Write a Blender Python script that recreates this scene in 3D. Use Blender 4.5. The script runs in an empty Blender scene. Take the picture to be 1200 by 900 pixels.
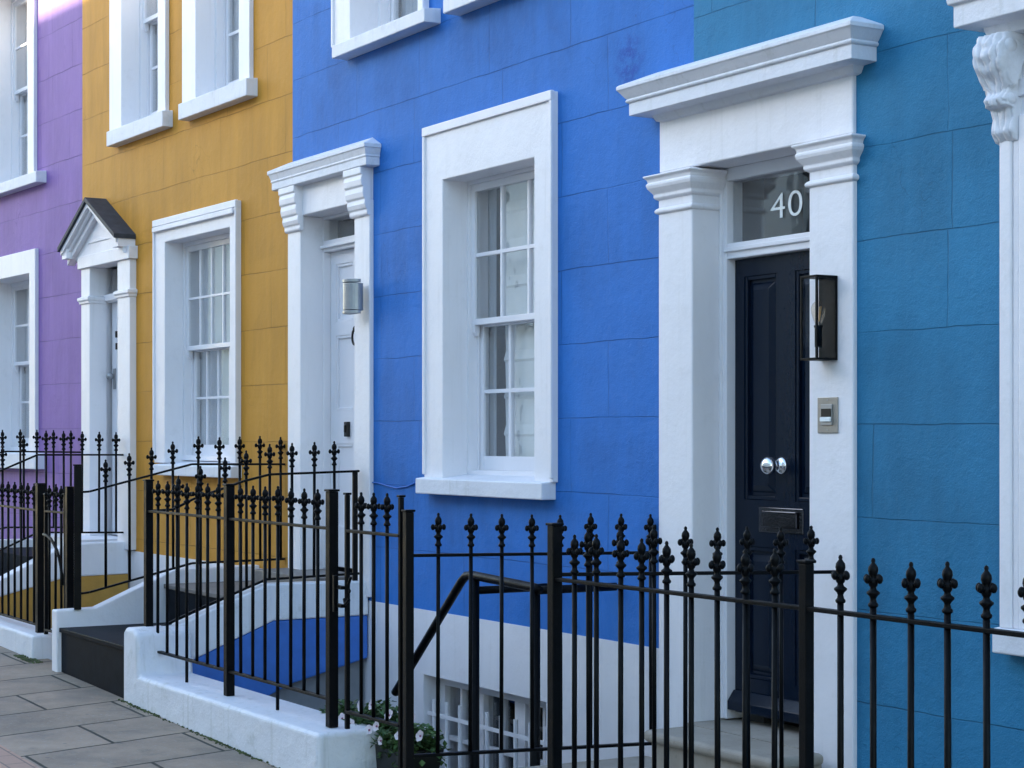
import bpy, bmesh, math, random
from mathutils import Vector, Matrix
random.seed(7)
C = bpy.context.scene.collection
PI = math.pi

# ------------------------------------------------------------------ camera survey
F = 2200.0; VX = 1317.0; L = math.hypot(F, VX); HOR = 514.0; H = 1.46
RX, RY = VX / L, F / L            # camera right in world xy
FX, FY = -F / L, VX / L           # camera forward in world xy

class Frame:
    """vertical plane: local x along it, local y into the building"""
    def __init__(s, o, a):
        s.o = o; s.a = a
        s.ux, s.uy = math.cos(a), math.sin(a)
        s.vx, s.vy = -s.uy, s.ux
    def ray(s, px, d=0.0):
        t = (px - 600) / F
        dx, dy = RX * t + FX, RY * t + FY
        w = (d + s.o[0] * s.vx + s.o[1] * s.vy) / (dx * s.vx + dy * s.vy)
        X, Y = dx * w - s.o[0], dy * w - s.o[1]
        return X * s.ux + Y * s.uy, w
    def x(s, px, d=0.0): return s.ray(px, d)[0]
    def z(s, px, py, d=0.0): return H - (py - HOR) / F * s.ray(px, d)[1]
    def w(s, lx, ly=0.0): return (s.o[0] + lx * s.ux + ly * s.vx, s.o[1] + lx * s.uy + ly * s.vy)
    def dep(s, px, d, px2):
        """depth at which the point behind px (at depth d) appears at px2"""
        x0 = s.x(px, d); lo, hi = d, d + 1.5
        for _ in range(40):
            m = (lo + hi) / 2
            if s.x(px2, m) > x0: lo = m
            else: hi = m
        return lo

W0 = Frame((0, 4.8), 0)
FB = Frame((W0.x(343), 4.8), 0)
ang = math.atan2(F, -(805 + 600.0))
def facade_angle(vp):
    cx, cy = (vp - 600.0), F
    wx, wy = RX * cx + FX * cy, RY * cx + FY * cy
    return math.atan2(-wy, -wx)
FYL = Frame(FB.o, facade_angle(-805))
FP = Frame(FYL.w(FYL.x(96.5)), facade_angle(-870))
FT = Frame((W0.x(813), 4.8), 0)
FR = Frame((0, 3.6), 0)           # railing line by the pavement

# ------------------------------------------------------------------ mesh builder
class MB:
    def __init__(s): s.v = []; s.f = []
    def add(s, vs, fs):
        b = len(s.v); s.v += [tuple(v) for v in vs]; s.f += [tuple(i + b for i in f) for f in fs]
        return s
    def box(s, x0, x1, y0, y1, z0, z1):
        if x0 > x1: x0, x1 = x1, x0
        if y0 > y1: y0, y1 = y1, y0
        if z0 > z1: z0, z1 = z1, z0
        return s.add([(x0,y0,z0),(x1,y0,z0),(x1,y1,z0),(x0,y1,z0),(x0,y0,z1),(x1,y0,z1),(x1,y1,z1),(x0,y1,z1)],
              [(0,3,2,1),(4,5,6,7),(0,1,5,4),(1,2,6,5),(2,3,7,6),(3,0,4,7)])
    def prism(s, poly, fn):
        """poly 2D list, fn(p, k) -> 3D for k = 0, 1"""
        n = len(poly)
        vs = [fn(p, 0) for p in poly] + [fn(p, 1) for p in poly]
        fs = [tuple(range(n))[::-1], tuple(range(n, 2*n))] + [(i, (i+1) % n, (i+1) % n + n, i + n) for i in range(n)]
        return s.add(vs, fs)
    def prism_x(s, poly, x0, x1): return s.prism(poly, lambda p, k: ((x0, x1)[k], p[0], p[1]))   # poly (y,z)
    def prism_y(s, poly, y0, y1): return s.prism(poly, lambda p, k: (p[0], (y0, y1)[k], p[1]))   # poly (x,z)
    def prism_z(s, poly, z0, z1): return s.prism(poly, lambda p, k: (p[0], p[1], (z0, z1)[k]))
    def tube(s, pts, r, n=8, caps=True):
        pts = [Vector(p) for p in pts]; rings = []
        rr = r if isinstance(r, (list, tuple)) else [r] * len(pts)
        for i, p in enumerate(pts):
            if i == 0: d = pts[1] - p
            elif i == len(pts) - 1: d = p - pts[i-1]
            else: d = (pts[i+1] - p).normalized() + (p - pts[i-1]).normalized()
            d.normalize()
            a = d.cross(Vector((0, 0, 1)))
            if a.length < 1e-3: a = d.cross(Vector((0, 1, 0)))
            a.normalize(); b = d.cross(a).normalized()
            rings.append([p + (a * math.cos(2*PI*k/n) + b * math.sin(2*PI*k/n)) * rr[i] for k in range(n)])
        vs = [v for rg in rings for v in rg]; fs = []
        for i in range(len(pts) - 1):
            for k in range(n):
                k2 = (k + 1) % n
                fs.append((i*n+k, i*n+k2, (i+1)*n+k2, (i+1)*n+k))
        if caps: fs += [tuple(range(n)), tuple(range((len(pts)-1)*n, len(pts)*n))[::-1]]
        return s.add(vs, fs)
    def bar(s, a, b, wd, ht, up=(0, 0, 1)):
        """rectangular bar from a to b"""
        a, b = Vector(a), Vector(b); d = (b - a).normalized(); sd = d.cross(Vector(up)).normalized(); u = sd.cross(d)
        vs = []
        for p in (a, b):
            for i, j in ((-1,-1),(1,-1),(1,1),(-1,1)): vs.append(p + sd * (wd/2*i) + u * (ht/2*j))
        return s.add(vs, [(0,1,2,3),(7,6,5,4),(0,4,5,1),(1,5,6,2),(2,6,7,3),(3,7,4,0)])
    def lathe(s, prof, n=12, o=(0, 0, 0), axis='z'):
        vs = []
        for r, h in prof:
            for k in range(n):
                c, q = r*math.cos(2*PI*k/n), r*math.sin(2*PI*k/n)
                vs.append({'z': (o[0]+c, o[1]+q, o[2]+h), 'y': (o[0]+c, o[1]+h, o[2]+q), 'x': (o[0]+h, o[1]+c, o[2]+q)}[axis])
        fs = []
        for i in range(len(prof)-1):
            for k in range(n): fs.append((i*n+k, i*n+(k+1) % n, (i+1)*n+(k+1) % n, (i+1)*n+k))
        fs += [tuple(range(n))[::-1], tuple(range((len(prof)-1)*n, len(prof)*n))]
        return s.add(vs, fs)
    def ball(s, c, r, n=8, m=6, sc=(1, 1, 1)):
        prof = [(max(1e-4, r*math.sin(PI*i/m)), -r*math.cos(PI*i/m)) for i in range(m+1)]
        t = MB().lathe(prof, n)
        return s.add([(c[0]+v[0]*sc[0], c[1]+v[1]*sc[1], c[2]+v[2]*sc[2]) for v in t.v], t.f)
    def mesh(s, name, smooth=False, weld=False):
        me = bpy.data.meshes.new(name); me.from_pydata(s.v, [], s.f)
        bm = bmesh.new(); bm.from_mesh(me)
        if weld: bmesh.ops.remove_doubles(bm, verts=bm.verts, dist=1e-5)
        bmesh.ops.recalc_face_normals(bm, faces=bm.faces); bm.to_mesh(me); bm.free()
        if smooth:
            for p in me.polygons: p.use_smooth = True
        return me
    def build(s, name, mat, parent=None, smooth=False, bevel=0.0, seg=2, loc=None, weld=False):
        me = s.mesh(name, smooth, weld); me.materials.append(mat)
        return link(name, me, parent, bevel, seg, loc)

def link(name, me, parent=None, bevel=0.0, seg=2, loc=None):
    o = bpy.data.objects.new(name, me); C.objects.link(o)
    if parent: o.parent = parent
    if loc: o.location = loc
    if bevel:
        b = o.modifiers.new('bevel', 'BEVEL'); b.width = bevel; b.segments = seg; b.limit_method = 'ANGLE'; b.angle_limit = math.radians(35)
        b.harden_normals = False
    return o
def tag(o, label=None, cat=None, group=None, kind=None):
    if label: o['label'] = label
    if cat: o['category'] = cat
    if group: o['group'] = group
    if kind: o['kind'] = kind
    return o
def thing(name, label, cat, loc=(0, 0, 0), rz=0, group=None):
    o = bpy.data.objects.new(name, None); C.objects.link(o)
    o.location = loc; o.rotation_euler = (0, 0, rz); o.empty_display_size = .2
    return tag(o, label, cat, group)

# ------------------------------------------------------------------ materials
def newmat(name):
    m = bpy.data.materials.new(name); m.use_nodes = True
    nt = m.node_tree; b = nt.nodes['Principled BSDF']
    return m, nt, b
def N(nt, t, **kw):
    n = nt.nodes.new(t)
    for k, v in kw.items(): setattr(n, k, v)
    return n
def obj_coords(nt): return N(nt, 'ShaderNodeTexCoord').outputs['Object']
def noise(nt, vec, scale, detail=4, rough=.55, stretch=None):
    if stretch:
        mp = N(nt, 'ShaderNodeMapping'); mp.inputs['Scale'].default_value = stretch
        nt.links.new(vec, mp.inputs[0]); vec = mp.outputs[0]
    n = N(nt, 'ShaderNodeTexNoise'); n.inputs['Scale'].default_value = scale
    n.inputs['Detail'].default_value = detail; n.inputs['Roughness'].default_value = rough
    nt.links.new(vec, n.inputs['Vector']); return n.outputs['Fac']
def ramp(nt, fac, a, b, ca=(0,0,0,1), cb=(1,1,1,1)):
    r = N(nt, 'ShaderNodeValToRGB'); r.color_ramp.elements[0].position = a; r.color_ramp.elements[1].position = b
    r.color_ramp.elements[0].color = ca; r.color_ramp.elements[1].color = cb
    nt.links.new(fac, r.inputs[0]); return r.outputs[0]
def mix(nt, fac, a, b, mode='MIX'):
    m = N(nt, 'ShaderNodeMix', data_type='RGBA', blend_type=mode)
    for sock, v in ((m.inputs[0], fac), (m.inputs[6], a), (m.inputs[7], b)):
        if isinstance(v, (int, float)): sock.default_value = v
        elif isinstance(v, tuple): sock.default_value = v if len(v) == 4 else v + (1,)
        else: nt.links.new(v, sock)
    return m.outputs[2]
def math_(nt, op, a, b=None):
    m = N(nt, 'ShaderNodeMath', operation=op)
    for i, v in enumerate((a, b)):
        if v is None: continue
        if isinstance(v, (int, float)): m.inputs[i].default_value = v
        else: nt.links.new(v, m.inputs[i])
    return m.outputs[0]
def bump(nt, b, h, strength, dist, prev=None):
    n = N(nt, 'ShaderNodeBump'); n.inputs['Strength'].default_value = strength; n.inputs['Distance'].default_value = dist
    nt.links.new(h, n.inputs['Height'])
    if prev: nt.links.new(prev, n.inputs['Normal'])
    nt.links.new(n.outputs[0], b.inputs['Normal']); return n.outputs[0]

def stucco(name, col, zoff, row, width, xoff=0.0, rough=1.0, joint=.55, pal=(1.25, .8), spot=None):
    """painted render scored into ashlar blocks"""
    m, nt, b = newmat(name); v = obj_coords(nt)
    wob = noise(nt, v, 3.0, 2)
    sep = N(nt, 'ShaderNodeSeparateXYZ'); nt.links.new(v, sep.inputs[0])
    zz = math_(nt, 'ADD', math_(nt, 'ADD', sep.outputs[2], -zoff), math_(nt, 'MULTIPLY', math_(nt, 'ADD', wob, -.5), .022))
    xx = math_(nt, 'ADD', math_(nt, 'ADD', sep.outputs[0], xoff), math_(nt, 'MULTIPLY', math_(nt, 'ADD', wob, -.5), .04))
    cmb = N(nt, 'ShaderNodeCombineXYZ'); nt.links.new(xx, cmb.inputs[0]); nt.links.new(zz, cmb.inputs[1])
    br = N(nt, 'ShaderNodeTexBrick'); nt.links.new(cmb.outputs[0], br.inputs['Vector'])
    br.inputs['Scale'].default_value = 1; br.inputs['Brick Width'].default_value = width; br.inputs['Row Height'].default_value = row
    br.inputs['Mortar Size'].default_value = .0032; br.inputs['Mortar Smooth'].default_value = .6; br.offset = .42; br.squash = .8; br.squash_frequency = 3
    br.inputs['Color1'].default_value = (.35,.35,.35,1); br.inputs['Color2'].default_value = (.65,.65,.65,1); br.inputs['Bias'].default_value = 0
    # joints come and go under the paint
    gone = ramp(nt, noise(nt, v, 1.7, 3), .36, .62)
    hz = math_(nt, 'MULTIPLY', br.outputs['Fac'], mix(nt, gone, (.18,)*3, (1,)*3))
    n1 = noise(nt, v, 1.3, 5, .6); n2 = noise(nt, v, 5.0, 6, .65, (1, 1, .25))
    f = ramp(nt, n1, .3, .72)
    lo = tuple(c * pal[1] for c in col); hi = tuple(min(1, c * pal[0] + .004) for c in col)
    c = mix(nt, f, lo, hi)
    c = mix(nt, ramp(nt, n2, .42, .75), c, tuple(min(1, k * 1.20 + .004) for k in col))
    c = mix(nt, .10, c, br.outputs['Color'], 'OVERLAY')
    # rain streaks
    st = ramp(nt, noise(nt, v, 9, 3, .6, (1, 1, .05)), .52, .8)
    c = mix(nt, math_(nt, 'MULTIPLY', st, .22), c, tuple(k * .62 for k in col))
    if spot:
        # worn patch: darker blotches where the paint was touched up
        d = N(nt, 'ShaderNodeVectorMath', operation='DISTANCE'); nt.links.new(v, d.inputs[0]); d.inputs[1].default_value = spot[0]
        dd = math_(nt, 'ADD', d.outputs['Value'], math_(nt, 'MULTIPLY', noise(nt, v, 14, 5, .7), spot[1]*1.6))
        msk = ramp(nt, dd, spot[1]*1.15, spot[1]*1.9, (1,1,1,1), (0,0,0,1))
        c = mix(nt, math_(nt, 'MULTIPLY', math_(nt, 'MULTIPLY', msk, 1.0), ramp(nt, noise(nt, v, 22, 5, .75), .44, .56)), c, (col[0]*.5, col[1]*.55, col[2]*.78))
    # patched areas and hairline cracks
    pt_ = ramp(nt, noise(nt, v, .9, 2, .4), .565, .575)
    c = mix(nt, math_(nt, 'MULTIPLY', pt_, .30), c, tuple(min(1, k * 1.16 + .003) for k in col))
    wv_ = N(nt, 'ShaderNodeVectorMath', operation='ADD'); ns_ = N(nt, 'ShaderNodeTexNoise'); ns_.inputs['Scale'].default_value = 4; nt.links.new(v, ns_.inputs['Vector'])
    nt.links.new(v, wv_.inputs[0]); nt.links.new(ns_.outputs['Color'], wv_.inputs[1])
    vo = N(nt, 'ShaderNodeTexVoronoi', feature='DISTANCE_TO_EDGE'); vo.inputs['Scale'].default_value = 1.1; nt.links.new(wv_.outputs[0], vo.inputs['Vector'])
    crk = math_(nt, 'MULTIPLY', ramp(nt, vo.outputs['Distance'], .001, .004, (1,1,1,1), (0,0,0,1)), ramp(nt, noise(nt, v, 1.1, 2), .54, .62))
    c = mix(nt, math_(nt, 'MULTIPLY', crk, .45), c, tuple(k * .4 for k in col))
    c = mix(nt, math_(nt, 'MULTIPLY', hz, joint), c, tuple(k * .28 for k in col))
    nt.links.new(c, b.inputs['Base Color'])
    b.inputs['Roughness'].default_value = .66; b.inputs['Specular IOR Level'].default_value = .2
    fine = noise(nt, v, 130, 6, .7); med = noise(nt, v, 22, 5, .65)
    p = bump(nt, b, fine, .48 * rough, .005)
    p = bump(nt, b, med, .38 * rough, .010, p)
    p = bump(nt, b, noise(nt, v, 6, 4, .6), .35, .02, p)
    inv = math_(nt, 'SUBTRACT', 1, hz)
    bump(nt, b, inv, .9, .006, p)
    return m
def paint(name, col, rough=.45, bmp=.25, dirt=.12, dirtcol=(.35,.34,.30), scale=1.0):
    m, nt, b = newmat(name); v = obj_coords(nt)
    n = noise(nt, v, 2.3 * scale, 6, .62, (1, 1, .35))
    c = mix(nt, ramp(nt, n, .25, .8), tuple(k * .93 for k in col), tuple(min(1, k * 1.04) for k in col))
    g = ramp(nt, noise(nt, v, 9 * scale, 7, .7), .56, .78)
    c = mix(nt, math_(nt, 'MULTIPLY', g, dirt), c, dirtcol)
    st = ramp(nt, noise(nt, v, 26 * scale, 3, .6, (1, 1, .05)), .58, .8)
    c = mix(nt, math_(nt, 'MULTIPLY', st, dirt * .8), c, dirtcol)
    nt.links.new(c, b.inputs['Base Color']); b.inputs['Roughness'].default_value = rough
    b.inputs['Specular IOR Level'].default_value = .4
    p = bump(nt, b, noise(nt, v, 70, 5, .65), bmp, .003)
    bump(nt, b, noise(nt, v, 9, 3, .5), bmp, .012, p)
    return m
def plain(name, col, rough=.5, metal=0, bmp=0, bs=80, var=.1, coat=0):
    m, nt, b = newmat(name); v = obj_coords(nt)
    c = mix(nt, ramp(nt, noise(nt, v, 12, 5), .3, .7), tuple(k * (1 - var) for k in col), tuple(min(1, k * (1 + var)) for k in col))
    nt.links.new(c, b.inputs['Base Color']); b.inputs['Roughness'].default_value = rough; b.inputs['Metallic'].default_value = metal
    b.inputs['Coat Weight'].default_value = coat; b.inputs['Coat Roughness'].default_value = .1
    if bmp: bump(nt, b, noise(nt, v, bs, 4), bmp, .003)
    return m
def glass_mat(name, refl=1.0, tint=(.93,.96,.97), rough=.0):
    m = bpy.data.materials.new(name); m.use_nodes = True; nt = m.node_tree; nt.nodes.clear()
    out = N(nt, 'ShaderNodeOutputMaterial'); tr = N(nt, 'ShaderNodeBsdfTransparent'); gl = N(nt, 'ShaderNodeBsdfGlossy')
    tr.inputs[0].default_value = tint + (1,); gl.inputs['Roughness'].default_value = rough
    ge = N(nt, 'ShaderNodeNewGeometry'); dt = N(nt, 'ShaderNodeVectorMath', operation='DOT_PRODUCT')
    nt.links.new(ge.outputs['Normal'], dt.inputs[0]); nt.links.new(ge.outputs['Incoming'], dt.inputs[1])
    gz = math_(nt, 'SUBTRACT', 1.0, math_(nt, 'ABSOLUTE', dt.outputs['Value']))
    f = math_(nt, 'MULTIPLY', math_(nt, 'ADD', math_(nt, 'MULTIPLY', math_(nt, 'POWER', gz, 5.0), .96), .04), refl)
    f = math_(nt, 'MINIMUM', f, 1.0)
    v = obj_coords(nt); bp = N(nt, 'ShaderNodeBump'); bp.inputs['Strength'].default_value = .25; bp.inputs['Distance'].default_value = .004
    nt.links.new(noise(nt, v, 5, 2), bp.inputs['Height']); nt.links.new(bp.outputs[0], gl.inputs['Normal'])
    mx = N(nt, 'ShaderNodeMixShader'); nt.links.new(f, mx.inputs[0]); nt.links.new(tr.outputs[0], mx.inputs[1]); nt.links.new(gl.outputs[0], mx.inputs[2])
    nt.links.new(mx.outputs[0], out.inputs[0]); return m

WHITE = paint('white_masonry_paint', (.81,.795,.825), .5, .36, .17)
WHITEF = paint('white_joinery_paint', (.81,.80,.83), .35, .08, .07)
WORN = paint('weathered_white_paint', (.74,.75,.80), .6, .6, .34, (.30,.30,.24))
KERBW = paint('rough_white_kerb_paint', (.75,.755,.79), .6, .9, .45, (.26,.28,.20))
IRON, nt, b = newmat('black_iron_paint')
v = obj_coords(nt)
nt.links.new(mix(nt, ramp(nt, noise(nt, v, 30, 5, .7), .5, .8), (.0015,.0018,.0025), (.005,.005,.007)), b.inputs['Base Color'])
nt.links.new(ramp(nt, noise(nt, v, 20, 4), .3, .8, (.34,)*3+(1,), (.6,)*3+(1,)), b.inputs['Roughness']); b.inputs['Specular IOR Level'].default_value = .12
bump(nt, b, noise(nt, v, 110, 4, .6), .5, .002)
BLUE = stucco('blue_wall_paint', (.022,.148,.475), 1.203, .352, .95, .3, joint=.32, spot=((FB.x(737), 0, FB.z(737, 72)), .13))
BLUES = plain('blue_stoop_paint', (.030,.150,.520), .5, bmp=.3)
YEL = stucco('ochre_wall_paint', (.500,.236,.028), .0, .36, .62, .1, .35, .48, (1.10,.88))
YELS = plain('ochre_stoop_paint', (.480,.255,.040), .5, bmp=.3)
PUR = stucco('lilac_wall_paint', (.228,.130,.370), .1, .36, .66, .0, .5, .55, (1.08,.9))
TEAL = stucco('teal_wall_paint', (.024,.175,.330), 1.16, .35, 1.25, .45, 1.5, .30)
NAVY, nt, b = newmat('navy_gloss_paint')
b.inputs['Base Color'].default_value = (.0025,.008,.020,1); b.inputs['Roughness'].default_value = .25; b.inputs['Specular IOR Level'].default_value = .2
b.inputs['Coat Weight'].default_value = .0
bump(nt, b, noise(nt, obj_coords(nt), 30, 4), .08, .003)
GLASS = glass_mat('window_glass', 2.2, (.985,.99,.99))
GLASSD = glass_mat('clear_lantern_glass', .22, (.99,.99,.99))
CHROME = plain('polished_chrome', (.80,.80,.82), .08, 1, var=.02)
DCHROME = plain('dull_dark_chrome', (.09,.09,.10), .14, 1, bmp=.3)
STEEL = plain('brushed_steel', (.36,.37,.38), .48, 1)
BRASSD = plain('aged_black_brass', (.03,.028,.025), .4, .7)
PLATE = plain('grey_metal_plate', (.34,.32,.29), .42, .8)
SLATE = plain('dark_slate', (.030,.036,.048), .7, bmp=.6, bs=25, var=.35)
CURT = plain('white_curtain_cloth', (.50,.53,.57), .9, var=.05)
NET = plain('pale_blind_cloth', (.68,.71,.73), .9, var=.04)
DARKROOM = plain('dark_interior', (.05,.05,.05), .9)
BLACKTILE = plain('black_step_tile', (.009,.012,.017), .45, bmp=.2, var=.25); BLACKTILE.node_tree.nodes['Principled BSDF'].inputs['Specular IOR Level'].default_value = .025
STONE, nt, b = newmat('beige_step_stone'); v = obj_coords(nt)
c = mix(nt, ramp(nt, noise(nt, v, 4, 7, .65), .3, .75), (.27,.235,.19), (.40,.36,.31))
c = mix(nt, ramp(nt, noise(nt, v, 40, 4), .6, .8), c, (.20,.18,.15))
nt.links.new(c, b.inputs['Base Color']); b.inputs['Roughness'].default_value = .7
bump(nt, b, noise(nt, v, 60, 6), .4, .003)
TREAD = plain('brown_grey_tread_stone', (.17,.155,.145), .6, bmp=.3)
GREYW = plain('grey_area_wall', (.22,.23,.25), .8, bmp=.4)
BULBG = glass_mat('amber_bulb_glass', .7, (.98,.93,.85))
FIL, nt, b = newmat('bulb_filament'); b.inputs['Base Color'].default_value = (.6,.35,.12,1); b.inputs['Metallic'].default_value = .6
LEAF = plain('petunia_leaf', (.055,.115,.030), .55, var=.5)
PETAL = plain('pale_petal', (.74,.66,.70), .6, var=.12)
PEYE = plain('petal_eye', (.25,.05,.12), .6)
BLACKP = plain('black_planter_plastic', (.012,.012,.013), .45)
MOSS = plain('moss_green', (.055,.075,.020), .9, var=.5)
SIGNW = plain('frosted_white_numeral', (.82,.86,.86), .5, var=.02)

# ------------------------------------------------------------------ building helpers
def cornice(m, x0, x1, prof, back=0.0, base=0.0):
    """mitred moulding around a block front x0..x1 at depth -base; prof = (out, z) bottom to top; returns run back to depth back"""
    n = len(prof); vs = []
    for o, z in prof:
        vs += [(x0 - o, back, z), (x0 - o, -base - o, z), (x1 + o, -base - o, z), (x1 + o, back, z)]
    fs = []
    for i in range(n - 1):
        for k in range(3): fs.append((i*4+k, i*4+k+1, (i+1)*4+k+1, (i+1)*4+k))
        fs.append((i*4+3, i*4, (i+1)*4, (i+1)*4+3))
    fs += [(0, 1, 2, 3)[::-1], tuple(range((n-1)*4, n*4))]
    return m.add(vs, fs)

def wall_with_holes(m, x0, x1, z0, z1, holes, y0=0.0, y1=.22):
    xs = sorted(set([x0, x1] + [min(max(v, x0), x1) for h in holes for v in h[:2]]))
    zs = sorted(set([z0, z1] + [min(max(v, z0), z1) for h in holes for v in h[2:]]))
    solid = {}
    for i in range(len(xs)-1):
        for j in range(len(zs)-1):
            cx, cz = (xs[i]+xs[i+1])/2, (zs[j]+zs[j+1])/2
            solid[i, j] = not any(h[0] < cx < h[1] and h[2] < cz < h[3] for h in holes)
    for (i, j), s in solid.items():
        if not s: continue
        a, b_, c_, d = xs[i], xs[i+1], zs[j], zs[j+1]
        m.add([(a,y0,c_),(b_,y0,c_),(b_,y0,d),(a,y0,d)], [(0,1,2,3)])
        m.add([(a,y1,c_),(b_,y1,c_),(b_,y1,d),(a,y1,d)], [(3,2,1,0)])
        for di, dj, q in ((-1,0,[(a,y0,c_),(a,y0,d),(a,y1,d),(a,y1,c_)]), (1,0,[(b_,y0,c_),(b_,y1,c_),(b_,y1,d),(b_,y0,d)]),
                          (0,-1,[(a,y0,c_),(a,y1,c_),(b_,y1,c_),(b_,y0,c_)]), (0,1,[(a,y0,d),(b_,y0,d),(b_,y1,d),(a,y1,d)])):
            if not solid.get((i+di, j+dj), False): m.add(q, [(0,1,2,3)])
    return m

def curtain_mesh(x0, x1, z0, z1, y, amp=.02, folds=9):
    m = MB(); n = folds * 6; vs = []
    for i in range(n + 1):
        x = x0 + (x1 - x0) * i / n; yy = y + amp * math.sin(i / n * folds * 2 * PI) + amp * .4 * math.sin(i * 1.7)
        vs += [(x, yy, z0), (x, yy, z1), (x, yy + .004, z0), (x, yy + .004, z1)]
    fs = []
    for i in range(n): a = i*4; fs += [(a, a+4, a+5, a+1), (a+2, a+3, a+7, a+6)]
    return m.add(vs, fs)

def sash(m, x0, x1, z0, z1, y, cols, rows, st=.038, mt=.020, th=.035, bot=None, top=None):
    bot = bot or st; top = top or st
    m.box(x0, x0+st, y, y+th, z0, z1); m.box(x1-st, x1, y, y+th, z0, z1)
    m.box(x0+st, x1-st, y+.001, y+th-.001, z0, z0+bot); m.box(x0+st, x1-st, y+.001, y+th-.001, z1-top, z1)
    gx0, gx1, gz0, gz1 = x0+st, x1-st, z0+bot, z1-top
    for i in range(1, cols):
        xc = gx0 + (gx1-gx0)*i/cols; m.box(xc-mt/2, xc+mt/2, y+.004, y+th-.006, gz0, gz1)
    for j in range(1, rows):
        zc = gz0 + (gz1-gz0)*j/rows; m.box(gx0, gx1, y+.0055, y+th-.0075, zc-mt/2, zc+mt/2)
    return gx0, gx1, gz0, gz1

def window(house, xo0, xo1, zo, xi0, xi1, zi0, zi1, zmeet, rev, cols, rows_u, rows_l, sill, proj=.03, rim=True, curt='curtain', box=.03, stagger=True, thin=0, mt=.020, bead=False, label=None):
    """xo/zo outer surround; xi/zi opening; rev = depth of sash plane from wall face; sill=(x0,x1,z0,z1,out)"""
    m = MB(); dl = rev + .12
    wall_with_holes(m, xo0, xo1, zi0-.018, zo, [(xi0, xi1, zi0-1, zi1)], -proj, dl)
    if rim:   # raised outer fillet
        r = .028
        m.box(xo0-.004, xo1+.004, -proj-.014, -proj+.01, zo-.045, zo+.004)
        m.box(xo0-.004, xo0+r*.7, -proj-.012, -proj+.01, zi0, zo-.045); m.box(xo1-r*.7, xo1+.004, -proj-.012, -proj+.01, zi0, zo-.045)
    if bead:
        m.box(xo0+.02, xo1-.02, -proj-.026, -proj-.013, zo-.085, zo-.05)
    w = m.build('window', WHITE, house, bevel=.005, weld=True)
    if label: w['label'] = label
    s = MB(); s.prism_x([(-sill[4], sill[2]), (rev+.10, sill[2]), (rev+.10, sill[3]+.035), (0.0, sill[3]+.008), (-sill[4], sill[3])], sill[0], sill[1])
    s.build('sill', WORN, w, bevel=.006)
    # sash box
    bx = MB(); y0 = rev
    bx.box(xi0, xi0+box, y0, y0+.12, zi0, zi1); bx.box(xi1-box, xi1, y0, y0+.12, zi0, zi1)
    bx.box(xi0+box, xi1-box, y0, y0+.12, zi1-box, zi1); bx.box(xi0+box, xi1-box, y0, y0+.12, zi0, zi0+box*1.2)
    bx.box(xi0+box, xi0+box+.012, y0+.052, y0+.062, zi0+box*1.2, zmeet); bx.box(xi1-box-.012, xi1-box, y0+.052, y0+.062, zi0+box*1.2, zmeet)
    bx.build('sash_box', WHITEF, w, bevel=.002)
    g = MB()
    su = MB(); q = sash(su, xi0+box, xi1-box, zmeet-.005, zi1-box, y0+.015, cols, rows_u, mt=mt, bot=.032)
    # horns below the meeting rail
    for xx in (xi0+box, xi1-box-.035): su.prism_x([(y0+.015, zmeet-.005), (y0+.050, zmeet-.005), (y0+.050, zmeet-.045), (y0+.036, zmeet-.065), (y0+.02, zmeet-.04)], xx, xx+.035)
    su.build('upper_sash', WHITEF, w, bevel=.002)
    sl = MB(); q2 = sash(sl, xi0+box+.002, xi1-box-.002, zi0+box*1.2, zmeet+.028, y0+.064, cols, rows_l, mt=mt, bot=.075, st=.042)
    sl.build('lower_sash', WHITEF, w, bevel=.002)
    MB().box(q[0], q[1], y0+.030, y0+.033, q[2], q[3]).build('pane', GLASS, w)
    MB().box(q2[0], q2[1], y0+.079, y0+.082, q2[2], q2[3]).build('pane', GLASS, w)
    if curt == 'curtain':
        a, b_ = xi0+box, xi1-box
        curtain_mesh(a-.02, a+(b_-a)*.30, zi0, zi1+.02, y0+.15, .018, 5).build('curtain', CURT, w, smooth=True)
        curtain_mesh(a+(b_-a)*.36, b_+.03, zi0, zi1+.02, y0+.122, .010, 9).build('curtain', CURT, w, smooth=True)
    elif curt == 'blind':
        a, b_ = xi0+box, xi1-box
        curtain_mesh(a-.05, a+(b_-a)*.07, zi0, zi1+.02, y0+.135, .012, 3).build('curtain', CURT, w, smooth=True)
        n = MB(); xs_ = [a+(b_-a)*(.20+.9*k/10) for k in range(11)]; zs2 = []
        for i in range(9):
            zt = zi1+.02 - (zi1-zi0)*i/8; zs2 += [(zt, .0), (zt-.012, .010), (zt-(zi1-zi0)/8+.05, .014)]
        vs = [(x_, y0+.112+o_+.004*math.sin(k*1.3), z_) for (z_, o_) in zs2 for k, x_ in enumerate(xs_)]
        nb_ = len(xs_)
        n.add(vs, [(r_*nb_+k, r_*nb_+k+1, (r_+1)*nb_+k+1, (r_+1)*nb_+k) for r_ in range(len(zs2)-1) for k in range(nb_-1)])
        n.build('blind', NET, w)
    elif curt == 'full':
        curtain_mesh(xi0+box-.02, xi1-box+.02, zi0, zi1+.02, y0+.122, .010, 12).build('curtain', CURT, w, smooth=True)
    return w

def house_shell(house, x0, x1, ztop, depth, mat, zbot=-2.2):
    """side and back walls and a flat roof so the rooms are dark"""
    m = MB()
    m.box(x0+.003, x0+.2, .221, depth, zbot, ztop-.003); m.box(x1-.2, x1-.003, .221, depth, zbot, ztop-.003)
    m.box(x0+.2, x1-.2, depth-.2, depth, zbot, ztop-.003)
    m.build('back_wall', DARKROOM, house)
    MB().box(x0-.0, x1+.0, -.12, depth+.1, ztop, ztop+.25).build('roof', SLATE, house)

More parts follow.
